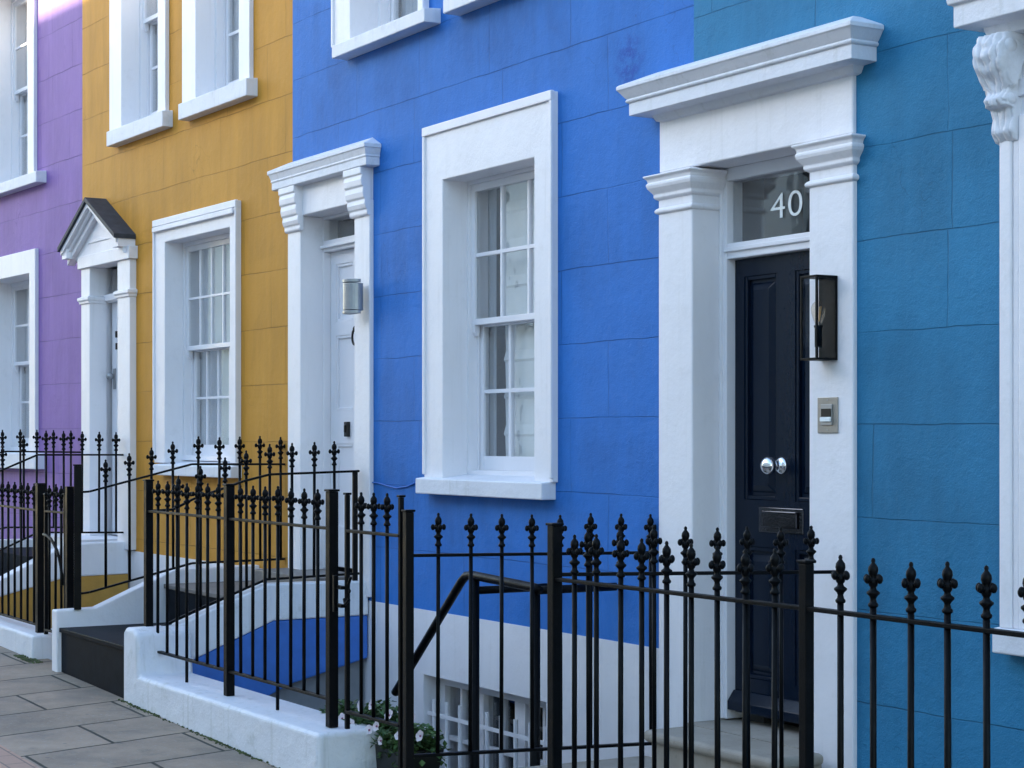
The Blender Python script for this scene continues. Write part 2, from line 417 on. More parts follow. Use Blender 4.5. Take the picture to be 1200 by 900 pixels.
def panel_door(name, x0, x1, z0, z1, y, mat, panels, parent, th=.045, raised=False, sink=.012):
    m = MB(); wall_with_holes(m, x0, x1, z0, z1, panels, y, y+th)
    for (a, b_, c_, d) in panels:
        e = .018
        m.box(a, b_, y+sink+.004, y+th-.004, c_, d)
        # moulded frame of the panel
        for q in ((a, a+e, c_, d), (b_-e, b_, c_, d)): m.box(q[0], q[1], y+.004, y+sink+.006, q[2], q[3])
        m.box(a+e, b_-e, y+.004, y+sink+.006, c_, c_+e); m.box(a+e, b_-e, y+.004, y+sink+.006, d-e, d)
        if raised:
            i = .032; k = .03
            vs = [(a+i, y+sink+.0035, c_+i), (b_-i, y+sink+.0035, c_+i), (b_-i, y+sink+.0035, d-i), (a+i, y+sink+.0035, d-i),
                  (a+i+k, y+.003, c_+i+k), (b_-i-k, y+.003, c_+i+k), (b_-i-k, y+.003, d-i-k), (a+i+k, y+.003, d-i-k)]
            m.add(vs, [(4,5,6,7),(0,1,5,4),(1,2,6,5),(2,3,7,6),(3,0,4,7)])
    return m.build(name, mat, parent, bevel=.003)

# ================================================================== TEAL HOUSE (number 40)
f = FT
teal = thing('terraced_house', 'teal painted terraced house with navy black door numbered 40', 'house', (f.o[0], f.o[1], 0), f.a, 'painted terraced houses in a row')
tx0, tx1, ZT = 0.0, 5.2, 7.2
pj = .02
pl0, pl1 = f.x(771.5, -pj), f.x(811, -pj); pr0, pr1 = f.x(948, -pj), f.x(999.5, -pj)
zsoff = f.z(875, 182, -pj)
sw0 = f.x(1174, -.04)              # far right window surround left edge
sw1 = sw0 + 1.30
w_zs_top = f.z(1165, 735, -.04); zwtop = f.z(1175, 40, 0)
th_ = [(pl0+.03, pr1-.03, -.1, zsoff+.2), (sw0+.02, sw1-.02, w_zs_top+.001, zwtop+.02), (sw0+.2, sw1-.1, 4.1, 5.9), (1.0, 2.0, 4.1, 5.9)]
wall_with_holes(MB(), tx0, tx1, -2.2, ZT, th_).build('wall', TEAL, teal)
house_shell(teal, tx0, tx1, ZT, 4.5, TEAL)
zpb = -.25
rv = f.dep(811, -pj, 845)
# door surround: pilasters + frieze
m = MB()
zent = f.z(870, 118, -pj)         # top of frieze (under cornice)
m.box(pl0, pl1, -pj, rv+.15, zpb, zsoff); m.box(pr0, pr1, -pj, rv+.15, zpb, zsoff)
m.box(pl0+.004, pr1-.004, -pj+.002, rv+.15, zsoff, zent+.06)
ds = m.build('door_surround', WHITE, teal, bevel=.007)
# capitals
def capital(x0, x1, zt, zb, rback, base, parent, mat=WHITE):
    h = zt - zb
    cm = MB()
    prof = [(.001, zb+h*.34), (.012, zb+h*.38), (.016, zb+h*.42), (.016, zb+h*.50), (.026, zb+h*.58), (.036, zb+h*.66), (.040, zb+h*.73),
            (.040, zb+h*.79), (.034, zb+h*.81), (.038, zb+h*.90), (.050, zb+h*.96), (.050, zt), (.001, zt+.012)]
    cornice(cm, x0, x1, prof, rback, base)
    cornice(cm, x0, x1, [(.001, zb-.006), (.012, zb), (.014, zb+.010), (.008, zb+.018), (.001, zb+.022)], rback, base)
    return cm.build('capital', mat, parent, bevel=.003)
zct = f.z(785, 200, -pj-.06); zcb = f.z(790, 247, -pj)
capital(pl0, pl1, zct, zcb, rv-.002, pj, ds); capital(pr0, pr1, zct, zcb, rv-.002, pj, ds)
# big cornice
zb_, zt_ = f.z(997.7, 68, -.125), f.z(997.7, 24, -.16)
cx0 = f.x(737, -.125)+.105; cx1 = f.x(997.7, -.125)-.105
cm = MB(); hh = zt_ - zb_
prof = [(.0, zb_-.035), (.02, zb_-.030), (.035, zb_-.004), (.105, zb_), (.105, zb_+hh*.42), (.114, zb_+hh*.44), (.118, zb_+hh*.50), (.112, zb_+hh*.56), (.118, zb_+hh*.60),
        (.140, zb_+hh*.84), (.146, zb_+hh*.88), (.146, zb_+hh), (.138, zb_+hh+.006), (.02, zb_+hh+.055), (-.018, zb_+hh+.06)]
cornice(cm, cx0, cx1, prof, 0, pj)
cm.build('cornice', WORN, ds, bevel=.004)
# frame, fanlight, door
dfy = rv
zfan_b, zfan_t = f.z(861, 285.5, rv+.03), f.z(861, 212, rv+.03)
zdt = f.z(859.5, 304.6, rv+.04)
dx0 = f.x(860, rv+.04)
fx0, fx1 = pl1, pr0
dx1 = fx1 - (dx0 - fx0)
zstep = f.z(815, 844, 0)
fm = MB()
for a, b_ in ((fx0, dx0), (dx1, fx1)): fm.box(a, b_, rv, rv+.12, zstep, zsoff)
for a, b_ in ((fx0+.001, dx0-.022), (dx1+.022, fx1-.001)): fm.box(a, b_, rv-.014, rv+.02, zstep, zsoff-.0)
fm.box(dx0, dx1, rv+.002, rv+.12, zfan_t, zsoff); fm.box(dx0, dx1, rv+.002, rv+.12, zdt, zfan_b)
fm.box(dx0-.01, dx1+.01, rv-.010, rv+.02, zdt+.03, zfan_b-.018)
fr = fm.build('door_frame', WHITEF, teal, bevel=.004)
MB().box(dx0, dx1, rv+.035, rv+.041, zfan_b, zfan_t).build('fanlight_pane', GLASS, fr)
MB().box(dx0+.05, dx1-.02, rv+.30, rv+.32, zfan_b-.1, zfan_t+.1).build('hall_blind', plain('grey_hall', (.10,.11,.12), .8), fr)
# numeral 40
cu = bpy.data.curves.new('number', 'FONT'); cu.body = '40'; cu.size = .21; cu.extrude = .0008; cu.space_character = 1.05; cu.align_x = 'CENTER'; cu.offset = -.0018
tmp = bpy.data.objects.new('tmpnum', cu); C.objects.link(tmp)
bpy.context.view_layer.update()
me = bpy.data.meshes.new_from_object(tmp.evaluated_get(bpy.context.evaluated_depsgraph_get()))
bpy.data.objects.remove(tmp)
ys = [v.co.y for v in me.vertices]; s_ = (f.z(911, 226.5, rv+.03)-f.z(911, 256, rv+.03)) / (max(ys)-min(ys))
xs = [v.co.x for v in me.vertices]; xc = (min(xs)+max(xs))/2
tgt = abs(f.x(939.5, rv+.03)-f.x(902.5, rv+.03)); sx = tgt/(max(xs)-min(xs))
tx, tz = (f.x(939.5, rv+.03)+f.x(902.5, rv+.03))/2, f.z(911, 256, rv+.03)
for v in me.vertices: v.co = Vector(((v.co.x-xc)*sx + tx, rv+.033 - v.co.z, (v.co.y-min(ys))*s_ + tz))
me.name = 'number'; me.materials.append(SIGNW); link('number', me, fr)
# the door leaf
yd = rv+.045; dz0 = zstep+.03
def Zd(x_, y_): return f.z(x_, y_, yd)
mid = (dx0+dx1)/2
p1a, p1b = f.x(872, yd), f.x(911, yd)
p2a, p2b = 2*mid-p1b, 2*mid-p1a
pzt, pzm = Zd(890, 322), Zd(890, 586)
plt, plb = Zd(880, 640), Zd(880, 795)
door = panel_door('door', dx0+.003, dx1-.003, dz0, zdt-.003, yd, NAVY,
                  [(p1a, p1b, pzm, pzt), (p2a, p2b, pzm, pzt), (p1a, p1b, plb, plt), (p2a, p2b, plb, plt)], teal, raised=True, sink=.016)
MB().prism_x([(yd-.045, dz0+.012), (yd-.001, dz0+.012), (yd-.001, dz0+.095), (yd-.012, dz0+.095), (yd-.045, dz0+.05)], dx0+.005, dx1-.005).build('weather_bar', NAVY, door, bevel=.003)
kx, kz = f.x(915.6, yd), Zd(915.6, 545.6)
MB().lathe([(.037, 0), (.037, -.006), (.026, -.012), (.013, -.016), (.012, -.035), (.020, -.042), (.034, -.052), (.039, -.066), (.036, -.080), (.024, -.091), (.006, -.096)], 32, (kx, yd, kz), 'y').build('knob', CHROME, door, smooth=True)
lx0, lx1, lz0, lz1 = f.x(890, yd), f.x(942, yd), Zd(915, 625), Zd(915, 595)
m = MB(); m.box(lx0, lx1, yd-.006, yd+.002, lz0, lz1)
m.box(lx0+.03, lx1-.03, yd-.016, yd-.006, lz0+.022, lz1-.018)
m.box(lx0+.03, lx1-.03, yd-.020, yd-.006, lz1-.026, lz1-.014)
m.build('letter_plate', DCHROME, door, bevel=.004)
# right-hand window with hood and console
zh0 = f.z(1117, 33, -.13)
xw = f.x(1174, -.04)
m = MB()
wl = window(teal, sw0, sw1, zwtop-.1, sw0+.20, sw1-.20, w_zs_top, zwtop-.32, (w_zs_top+zwtop)/2, .15, 3, 2, 2,
            (f.x(1162, -.07), sw1+.05, f.z(1162, 765, -.07), w_zs_top, .07), proj=.04, rim=False)
mm = MB()
mm.box(sw0, sw0+.055, -.054, -.030, w_zs_top+.002, zwtop-.24); mm.box(sw0+.055, sw0+.085, -.046, -.030, w_zs_top+.002, zwtop-.24)
mm.box(sw0+.085, sw0+.16, -.050, -.030, w_zs_top+.002, zwtop-.30)
mm.box(sw0, sw1, -.0535, -.035, zwtop-.24, zwtop-.18); 
mm.build('architrave', WHITE, wl, bevel=.006)
zcc = f.z(1117, 33, -.16)
cm = MB()
cornice(cm, f.x(1117, -.16)+.10, sw1+.05, [(.0, zcc-.045), (.02, zcc-.04), (.03, zcc-.005), (.10, zcc), (.10, zcc+.075), (.115, zcc+.08), (.118, zcc+.10), (.15, zcc+.16), (.165, zcc+.165), (.165, zcc+.195), (.0, zcc+.25)], 0, .06)
cm.build('hood', WORN, wl, bevel=.004)
# carved console (acanthus scroll)
ckx0, ckx1 = f.x(1137, -.10), f.x(1170, -.06)
czt, czb = zcc-.045, f.z(1160, 172, -.05)
h = czt-czb
m = MB()
prof = [(.0, czt), (-.13, czt), (-.150, czt-h*.10), (-.155, czt-h*.22), (-.135, czt-h*.36), (-.105, czt-h*.46), (-.10, czt-h*.54), (-.118, czt-h*.60), (-.112, czt-h*.66), (-.080, czt-h*.68),
        (-.072, czt-h*.76), (-.078, czt-h*.90), (-.055, czt-h*.98), (-.03, czb), (.0, czb)]
cw = .15; cxa = f.x(1143, -.12)
# rows of carved cross-section
nn = 44; pv = []; fine = []
for (ya, za_), (yb_, zb3) in zip(prof[1:-1], prof[2:]):
    for q in range(4): fine.append((ya+(yb_-ya)*q/4, za_+(zb3-za_)*q/4))
fine = [prof[0]] + fine + [prof[-1]]
for q in range(nn+1):
    u_ = q/nn; xx = cxa + cw*u_; c_ = abs(u_-.5)*2
    for k, (yy, zz) in enumerate(fine):
        tt = (czt-zz)/h
        edge = (1-c_**4)**.5
        ridge = abs(math.sin((u_-.5)*PI*(5 if tt < .62 else 4) + (tt*6 if u_ > .5 else -tt*6)))**.6
        lobe = abs(math.sin(tt*PI*7+c_*2.2))**.5
        wv = .70+.14*edge+.13*ridge*edge+.10*lobe
        wd = 1-.06*lobe if tt < .5 else .74-.05*lobe
        pv.append((cxa+cw/2 + (xx-cxa-cw/2)*wd, yy*wv, zz))
np_ = len(fine)
fs = [(q*np_+k, q*np_+k+1, (q+1)*np_+k+1, (q+1)*np_+k) for q in range(nn) for k in range(np_-1)]
fs += [tuple(range(np_)), tuple(range(nn*np_, (nn+1)*np_))[::-1]]
m.add(pv, fs)
for sd in (0, 1):
    for (t, r) in ((.12, .026), (.60, .020)):
        m.ball((cxa+cw/2 + (sd*2-1)*cw*.42*(1 if t < .5 else .75), -.075 if t > .5 else -.10, czt-h*t), r, 12, 8, (.7, 1.2, 1.1))
o = m.build('console', WORN, wl, smooth=True)
for (a, b_) in ((sw0+.2, sw1-.1), (1.0, 2.0)):
    window(teal, a, b_, 5.9, a+.14, b_-.14, 4.1, 5.75, 4.95, .15, 2, 2, 2, (a-.05, b_+.05, 4.0, 4.1, .08), rim=False)

# ================================================================== BLUE HOUSE
f = FB
blue = thing('terraced_house', 'bright blue terraced house with white door and tall sash window', 'house', (f.o[0], f.o[1], 0), f.a, 'painted terraced houses in a row')
bx1 = f.x(813)
wo0, wo1 = f.x(497, -.03), f.x(647.5, -.03)
wzt = (f.z(497, 151.5, -.03)+f.z(647.5, 106, -.03))/2
wi0, wi1 = f.x(518.6, -.03), f.x(625.8, -.03)
wzi = (f.z(518.6, 210.3, -.03)+f.z(625.8, 185, -.03))/2
wzb = (f.z(490, 560.5, -.08)+f.z(640, 566, -.08))/2
wrev = f.dep(518.6, -.03, 547)
zpl = (f.z(440, 704)+f.z(748, 757))/2
# upper windows
u0, u1 = f.x(390, -.03), f.x(497, -.03)
uzs = f.z(388, 54, -.10)
ui0, ui1 = f.x(410, -.03), f.x(489, -.03)
v0 = f.x(537, -.03); v1 = v0+(u1-u0)
# basement window
b0, b1 = f.x(497), f.x(641); bzt = f.z(497, 790); bzb = bzt-1.25
# door
dj = .025
a0, a1 = f.x(337, -dj), f.x(352, -dj); c0, c1 = f.x(415, -dj), f.x(433, -dj)
bzso = (f.z(356, 253, -dj)+f.z(412, 237, -dj))/2
zbs = .66
holes = [(wo0+.02, wo1-.02, wzb+.001, wzt-.02), (u0+.02, u1-.02, uzs+.001, uzs+1.9), (v0+.02, v1-.02, uzs+.001, uzs+1.9), (max(a0+.02, 0), c1-.02, .56, bzso+.15)]
wall_with_holes(MB(), 0, bx1, zpl, ZT, [h for h in holes]).build('wall', BLUE, blue)
wall_with_holes(MB(), 0, bx1, -2.2, zpl, [(b0, b1, bzb, bzt), (max(a0+.02, 0), c1-.02, .56, 2)], -.004, .22).build('plinth', WHITE, blue)
house_shell(blue, 0, bx1, ZT, 4.5, BLUE)
zmt = f.z(567, 379, wrev+.02)
window(blue, wo0, wo1, wzt, wi0, wi1, wzb+.02, wzi, zmt, wrev, 3, 2, 2, (f.x(486.5, -.08), f.x(634.5, -.08), wzb-f.z(486, 561, -.08)+f.z(486, 579, -.08), wzb, .08), curt='blind', box=.02)
window(blue, u0, u1, uzs+1.95, ui0, ui1, uzs+.02, uzs+1.7, uzs+.95, .15, 2, 2, 2, (f.x(388.5, -.10), f.x(497, -.10), f.z(388, 69, -.10), uzs, .10), label='upper sash window above the white door')
window(blue, v0, v1, uzs+1.95, v0+(ui0-u0), v1-(u1-ui1), uzs+.02, uzs+1.7, uzs+.95, .15, 2, 2, 2, (v0-.04, v1+.04, f.z(388, 69, -.10), uzs, .10), label='upper sash window whose sill just shows at the top')
# basement window with security bars
m = MB(); nb = 4
m.box(b0, b0+.05, .10, .16, bzb, bzt); m.box(b1-.05, b1, .10, .16, bzb, bzt); m.box(b0+.05, b1-.05, .10, .16, bzt-.06, bzt); m.box(b0+.05, b1-.05, .10, .16, bzb, bzb+.06)
for k in (1, 2): xc = b0+(b1-b0)*k/3; m.box(xc-.05, xc+.05, .099, .16, bzb+.06, bzt-.06)
for k in range(3):
    xa, xb = b0+(b1-b0)*k/3+.05, b0+(b1-b0)*(k+1)/3-.05
    m.box((xa+xb)/2-.012, (xa+xb)/2+.012, .112, .15, bzb+.06, bzt-.06)
    for j in (1, 2, 3): zc = bzt-.06-(bzt-bzb-.12)*j/4; m.box(xa, xb, .114, .148, zc-.011, zc+.011)
bw = m.build('basement_window', WHITEF, blue, bevel=.002)
MB().box(b0+.04, b1-.04, .132, .135, bzb+.05, bzt-.05).build('pane', GLASS, bw)
m = MB()
for i in range(9):
    xx = b0+.06+(b1-b0-.12)*i/8; m.tube([(xx, .03, bzt-.13), (xx, .03, bzb)], .012, 8)
zz = f.z(507, 836, .03); m.box(b0, b1, .020, .026, zz-.010, zz+.010); m.box(b0, b1, .020, .026, zz-.62, zz-.60)
m.build('security_bars', WHITEF, bw)
# blue house door
rvb = f.dep(352, -dj, 378)
m = MB()
m.box(a0, a1, -dj, rvb+.12, zbs-.10, bzso); m.box(c0, c1, -dj, rvb+.12, zbs-.10, bzso)
zen = f.z(375, 205, -dj)+.05
m.box(a0+.003, c1-.003, -dj+.002, rvb+.12, bzso, zen)
ds = m.build('door_surround', WHITE, blue, bevel=.006)
# brackets
def bracket(x0, x1, zt, zb, parent):
    h = zt-zb; y = -dj
    pr = [(y+.01, zt), (y-.060, zt), (y-.060, zt-h*.14), (y-.050, zt-h*.16), (y-.056, zt-h*.26), (y-.052, zt-h*.38), (y-.042, zt-h*.41), (y-.046, zt-h*.52), (y-.040, zt-h*.63), (y-.030, zt-h*.66),
          (y-.034, zt-h*.76), (y-.026, zt-h*.85), (y-.018, zt-h*.87), (y-.018, zt-h*.96), (y-.010, zb), (y+.01, zb)]
    MB().prism_x(pr, x0, x1).build('bracket', WHITE, parent, bevel=.005)
zbt = hz0 = f.z(429, 192, -.09); zbt -= .003
bracket(a0-.01, a1+.03, zbt, f.z(340, 272, -.05), ds); bracket(c0-.03, c1+.003, zbt, f.z(340, 272, -.05), ds)
kb0 = f.x(327, -.15); 
hz0 = f.z(429, 192, -.09); hz1 = f.z(427, 167, -.105)-hz0
cm = MB()
cornice(cm, f.x(318, -.09)+.06, f.x(428, -.09)-.06, [(.055, hz0-.004), (.062, hz0), (.062, hz0+hz1*.36), (.068, hz0+hz1*.42), (.066, hz0+hz1*.50), (.078, hz0+hz1*.80), (.084, hz0+hz1*.82), (.084, hz0+hz1), (-.02, hz0+hz1+.05)], 0, dj)
cm.build('cornice', WORN, ds, bevel=.003)
zf0, zf1 = f.z(384, 283, rvb+.03), f.z(384, 258, rvb+.03); zd1 = f.z(388, 296, rvb+.05)
d0 = f.x(387.5, rvb+.05); d1 = c0-(d0-a1)
m = MB()
for p, q in ((a1, d0), (d1, c0)): m.box(p, q, rvb, rvb+.12, zbs, bzso)
m.box(d0, d1, rvb+.002, rvb+.12, zf1, bzso); m.box(d0, d1, rvb+.002, rvb+.12, zd1, zf0); m.box(a1+.002, c0-.002, rvb-.02, rvb+.02, zd1+.02, zf0-.03)
fr = m.build('door_frame', WHITEF, blue, bevel=.003)
MB().box(d0, d1, rvb+.04, rvb+.046, zf0, zf1).build('fanlight_pane', GLASS, fr)
yb = rvb+.05
pp = []
xm0, xm1 = f.x(393.5, yb), d1-.09
xm = (xm0+xm1)/2
for (za, zb2) in ((309, 377), (393, 481), (520, 620)):
    z1_, z0_ = f.z(400, za, yb), f.z(400, zb2, yb)
    if za == 393: z0_ = f.z(400, 481, yb)
    pp += [(xm0, xm-.04, z0_, z1_), (xm+.04, xm1, z0_, z1_)]
door = panel_door('door', d0+.003, d1-.003, zbs+.02, zd1-.003, yb, WHITEF, pp, blue)
kx, kz = f.x(414, yb-.03), f.z(414, 393, yb-.03)
m = MB(); m.tube([(kx+.03*math.sin(t*2*PI/16), yb-.022, kz+.045*math.cos(t*2*PI/16)-.01) for t in range(17)], .007, 8, False); m.ball((kx, yb-.012, kz+.04), .02, 12, 8)
m.build('knocker', BRASSD, door, smooth=True)
kx, kz = f.x(408.5, yb), f.z(408.5, 503, yb)
m = MB(); m.box(kx-.022, kx+.022, yb-.022, yb+.001, kz-.045, kz+.045); m.box(kx-.008, kx+.008, yb-.03, yb-.022, kz-.02, kz+.025)
m.build('lock', BRASSD, door, bevel=.003)

# ================================================================== YELLOW HOUSE
f = FYL
yel = thing('terraced_house', 'ochre yellow terraced house with a slate gabled porch over its white door', 'house', (f.o[0], f.o[1], 0), f.a, 'painted terraced houses in a row')
yx0 = f.x(96.5)
print('yellow joints z', f.z(289, 232), f.z(289, 302), f.z(270, 184-16))
yw = dict(o0=f.x(180.5, -.03), o1=f.x(277.5, -.03), zt=(f.z(180.5, 259, -.03)+f.z(277.5, 235, -.03))/2,
          i0=f.x(193, -.03), i1=f.x(269, -.03), zi=(f.z(193, 284, -.03)+f.z(269, 266, -.03))/2, zb=f.z(200, 545, -.08))
yrev = f.dep(193, -.03, 214)
A = dict(o0=f.x(128, -.03), o1=f.x(193.5, -.03), i0=f.x(142, -.03), i1=f.x(184.5, -.03), zs=f.z(124, 153, -.1))
B = dict(o0=f.x(213, -.03), o1=f.x(292, -.03), i0=f.x(229, -.03), i1=f.x(279.5, -.03), zs=f.z(208, 121, -.1))
zs = (A['zs']+B['zs'])/2
dj = .05
a0, a1 = f.x(95, -dj), f.x(105, -dj); c0, c1 = f.x(137.5, -dj), f.x(152, -dj)
yso = (f.z(105, 313, -dj)+f.z(137, 307, -dj))/2
zys = f.z(125, 632, 0)
zyp = .63
hl = [(yw['o0']+.02, yw['o1']-.02, yw['zb']+.001, yw['zt']-.02), (A['o0']+.02, A['o1']-.02, zs+.001, zs+1.9), (B['o0']+.02, B['o1']-.02, zs+.001, zs+1.9), (a0+.02, c1-.02, zyp, yso+.1)]
hl[3] = (max(yx0, a0+.02), c1-.02, zyp, yso+.1)
wall_with_holes(MB(), yx0, 0, zyp, ZT, hl).build('wall', YEL, yel)
wall_with_holes(MB(), yx0, 0, -2.2, zyp, [], -.004, .22).build('plinth', WHITE, yel)
house_shell(yel, yx0, 0, ZT, 4.5, YEL)
window(yel, yw['o0'], yw['o1'], yw['zt'], yw['i0'], yw['i1'], yw['zb']+.03, yw['zi'], f.z(243, 408, yrev+.02), yrev, 5, 2, 2,
       (f.x(178.5, -.08), f.x(270, -.08), f.z(190, 557, -.08), yw['zb'], .08), curt='full', box=.03, bead=True, mt=.017)
for (q, lb) in ((A, 'upper sash window above the gabled porch'), (B, 'upper sash window beside the blue house')):
    sx0, sx1 = (f.x(124.5, -.08), f.x(190, -.08)) if q is A else (f.x(208.5, -.08), f.x(288.5, -.08))
    window(yel, q['o0'], q['o1'], zs+1.95, q['i0'], q['i1'], zs+.02, zs+1.75, zs+.80, f.dep(229, -.03, 251.5), 2, 2, 2, (sx0, sx1, zs-.112, zs, .08), rim=False, curt='full', label=lb)
ryd = f.dep(105, -dj, 124.5)
m = MB(); m.box(a0, a1, -dj, ryd+.12, zyp+.01, yso); m.box(c0, c1, -dj, ryd+.12, zyp+.01, yso)
zl1 = f.z(93, 301, -dj-.02)
m.box(a0-.03, c1+.03, -dj-.02, ryd+.12, yso, zl1)
ds = m.build('door_surround', WHITE, yel, bevel=.005)
za = f.z(100, 352, -dj)
for p, q in ((a0, a1), (c0, c1)):
    cm = MB(); cornice(cm, p, q, [(.001, za-.03), (.012, za-.026), (.014, za-.01), (.024, za), (.024, za+.02), (.001, za+.03)], ryd-.002, dj)
    cm.build('capital', WHITE, ds, bevel=.002)
# gabled porch roof
ax = f.x(124, 0); ex = f.x(158, 0); po = .02
while f.x(101.5, -po) < ax: po += .002
az = f.z(101.5, 231, -po); ez = f.z(134, 272, -po)
hw = ex - ax
print('porch', ax, az, ex, ez, 'c', (a0+c1)/2, hw)
po_y = -po
dzv = az-ez
lx = ax-hw*1.0
nrm = math.hypot(hw, dzv); tx_, tz_ = .035*dzv/nrm, .035*hw/nrm
# white pediment body under the slates
m = MB()
bz = ez-.02
m.prism_y([(lx+.03, bz-.10), (ex-.03, bz-.10), (ex-.03, bz), (ax, az-.065), (lx+.03, bz)], po_y+.10, .01)
ped = m.build('pediment', WHITE, yel, bevel=.003)
m = MB()
for sgn in (-1, 1):
    e_ = ax+sgn*hw
    def pt(t, dn): return (ax+sgn*hw*t, az-dzv*t-dn)
    for (d_a, d_b, y_) in ((.035, .075, po_y+.005), (.075, .105, po_y+.035), (.105, .15, po_y+.06)):
        m.prism_y([pt(0, d_a), pt(1, d_a), pt(1, d_b), pt(0, d_b)], y_, po_y+.12)
m.build('rake_moulding', WHITE, ped, bevel=.002)
m = MB()
m.prism_y([(ax-hw*.40, bz+.01), (ax+hw*.40, bz+.01), (ax, az-.30)], po_y+.092, po_y+.11)
m.build('tympanum', WHITE, ped, bevel=.003)
MB().box(ex-.10, ex+.01, po_y+.02, .01, bz-.085, bz).build('eave_block', WHITE, ped, bevel=.003); MB().box(lx-.01, lx+.10, po_y+.02, .01, bz-.085, bz).build('eave_block', WHITE, ped, bevel=.003)
m = MB()
for sgn in (-1, 1):
    m.prism_y([(ax, az), (ax+sgn*(hw+.02), az-dzv*(1+.02/hw)), (ax+sgn*(hw+.02), az-dzv*(1+.02/hw)-.035), (ax, az-.035)], po_y-.015, .01)
m.build('slate_roof', SLATE, ped, bevel=.002)
# door
zf1 = f.z(134, 312, ryd+.03); zf0 = f.z(134, 345, ryd+.03); zd1 = zf0-.06
d0 = f.x(131.5, ryd+.05); d1 = c0-(d0-a1)
m = MB()
for p, q in ((a1, d0), (d1, c0)): m.box(p, q, ryd, ryd+.12, zys, yso)
m.box(d0, d1, ryd+.002, ryd+.12, zf1, yso); m.box(d0, d1, ryd+.002, ryd+.12, zd1, zf0)
m.box(a1+.002, c0-.002, ryd-.02, ryd+.02, zd1+.01, zf0)
fr = m.build('door_frame', WHITEF, yel, bevel=.003)
MB().box(d0, d1, ryd+.04, ryd+.046, zf0, zf1).build('fanlight_pane', GLASS, fr)
yb = ryd+.05; mdx = (d0+d1)/2
door = panel_door('door', d0+.003, d1-.003, zys+.02, zd1-.003, yb, WHITEF,
    [(d0+.1, mdx-.04, zys+.2, zys+.8), (mdx+.04, d1-.1, zys+.2, zys+.8), (d0+.1, mdx-.04, zys+1.0, zd1-.12), (mdx+.04, d1-.1, zys+1.0, zd1-.12)], yel)
for (px_, py_, n_) in ((130.8, 444, 'handle'), (135.3, 391, 'knocker'), (135.6, 405, 'spyhole')):
    kx, kz = f.x(px_, yb-.03), f.z(px_, py_, yb-.03)
    m = MB()
    if n_ == 'handle': m.box(kx-.02, kx+.02, yb-.012, yb, kz-.08, kz+.08); m.ball((kx, yb-.045, kz+.02), .03, 12, 8)
    else: m.box(kx-.012, kx+.012, yb-.03, yb, kz-.03, kz+.02)
    m.build(n_, BRASSD if n_ != 'handle' else STEEL, door, bevel=.002)

# ================================================================== LILAC HOUSE
f = FP
pur = thing('terraced_house', 'lilac purple terraced house with white sash windows at the left edge', 'house', (f.o[0], f.o[1], 0), f.a, 'painted terraced houses in a row')
print('purple joints', f.z(60, 261), f.z(60, 312))
px0 = -4.6
q1 = f.x(41, -.03); i1_ = f.x(34, -.03); q0 = q1-1.45
zt_l = f.z(41, 291, -.03); zi_l = f.z(34, 320, -.03); zsl = f.z(41, 532, -.08)
r1 = f.x(39.5, -.03); j1 = f.x(32, -.03); zsu = f.z(42, 200, -.09)
hl = [(q0+.02, q1-.02, zsl+.001, zt_l-.02), (q0+.02, r1-.02, zsu+.001, zsu+1.9), (-4.2, -3.2, .6, 3.0)]
wall_with_holes(MB(), px0, 0, -2.2, ZT, hl).build('wall', PUR, pur)
house_shell(pur, px0, 0, ZT, 4.5, PUR)
yr = .20
window(pur, q0, q1, zt_l, q0+.17, i1_, zsl+.02, zi_l, f.z(25, 427, yr), yr, 3, 2, 2, (q0-.05, f.x(41, -.08), f.z(41, 550, -.08), zsl, .08), rim=False, curt='full', label='ground floor sash window')
window(pur, q0, r1, zsu+1.95, q0+.17, j1, zsu+.02, zsu+1.72, f.z(22, 107, yr), yr, 3, 2, 2, (q0-.05, f.x(42, -.09), f.z(42, 213, -.09), zsu, .09), rim=False, curt='full', label='upper sash window in the sun')
m = MB(); m.box(-4.18, -3.22, .10, .15, .6, 2.98); m.build('door', WHITEF, pur)

# ================================================================== GROUND
def GZ(X): return .025 * (-9.3 - X)
def sheet(name, x0, x1, y0, y1, dz, mat, n=24):
    m = MB()
    for i in range(n+1):
        X = x0+(x1-x0)*i/n; m.v += [(X, y0, GZ(X)+dz), (X, y1, GZ(X)+dz)]
    m.f = [(2*i, 2*i+2, 2*i+3, 2*i+1) for i in range(n)]
    return m
PAVE, nt, b = newmat('paving_flags'); v = obj_coords(nt)
sep = N(nt, 'ShaderNodeSeparateXYZ'); nt.links.new(v, sep.inputs[0])
wb = noise(nt, v, 1.5, 2)
cmb = N(nt, 'ShaderNodeCombineXYZ')
nt.links.new(math_(nt, 'ADD', math_(nt, 'ADD', sep.outputs[1], .02), math_(nt, 'MULTIPLY', wb, .03)), cmb.inputs[0]); nt.links.new(math_(nt, 'ADD', math_(nt, 'ADD', math_(nt, 'ADD', sep.outputs[0], math_(nt, 'MULTIPLY', sep.outputs[1], .28)), 17.1), math_(nt, 'MULTIPLY', wb, .04)), cmb.inputs[1])
br = N(nt, 'ShaderNodeTexBrick'); nt.links.new(cmb.outputs[0], br.inputs[0]); br.inputs['Scale'].default_value = 1
br.inputs['Brick Width'].default_value = .86; br.inputs['Row Height'].default_value = .54; br.inputs['Mortar Size'].default_value = .010; br.inputs['Mortar Smooth'].default_value = .35
br.inputs['Color1'].default_value = (.22,.168,.12,1); br.inputs['Color2'].default_value = (.36,.27,.195,1); br.offset = .46
br.inputs['Mortar'].default_value = (.035,.035,.025,1)
c = mix(nt, .55, br.outputs['Color'], mix(nt, ramp(nt, noise(nt, v, 3, 7, .7), .3, .7), (.13,.10,.075), (.41,.31,.225)))
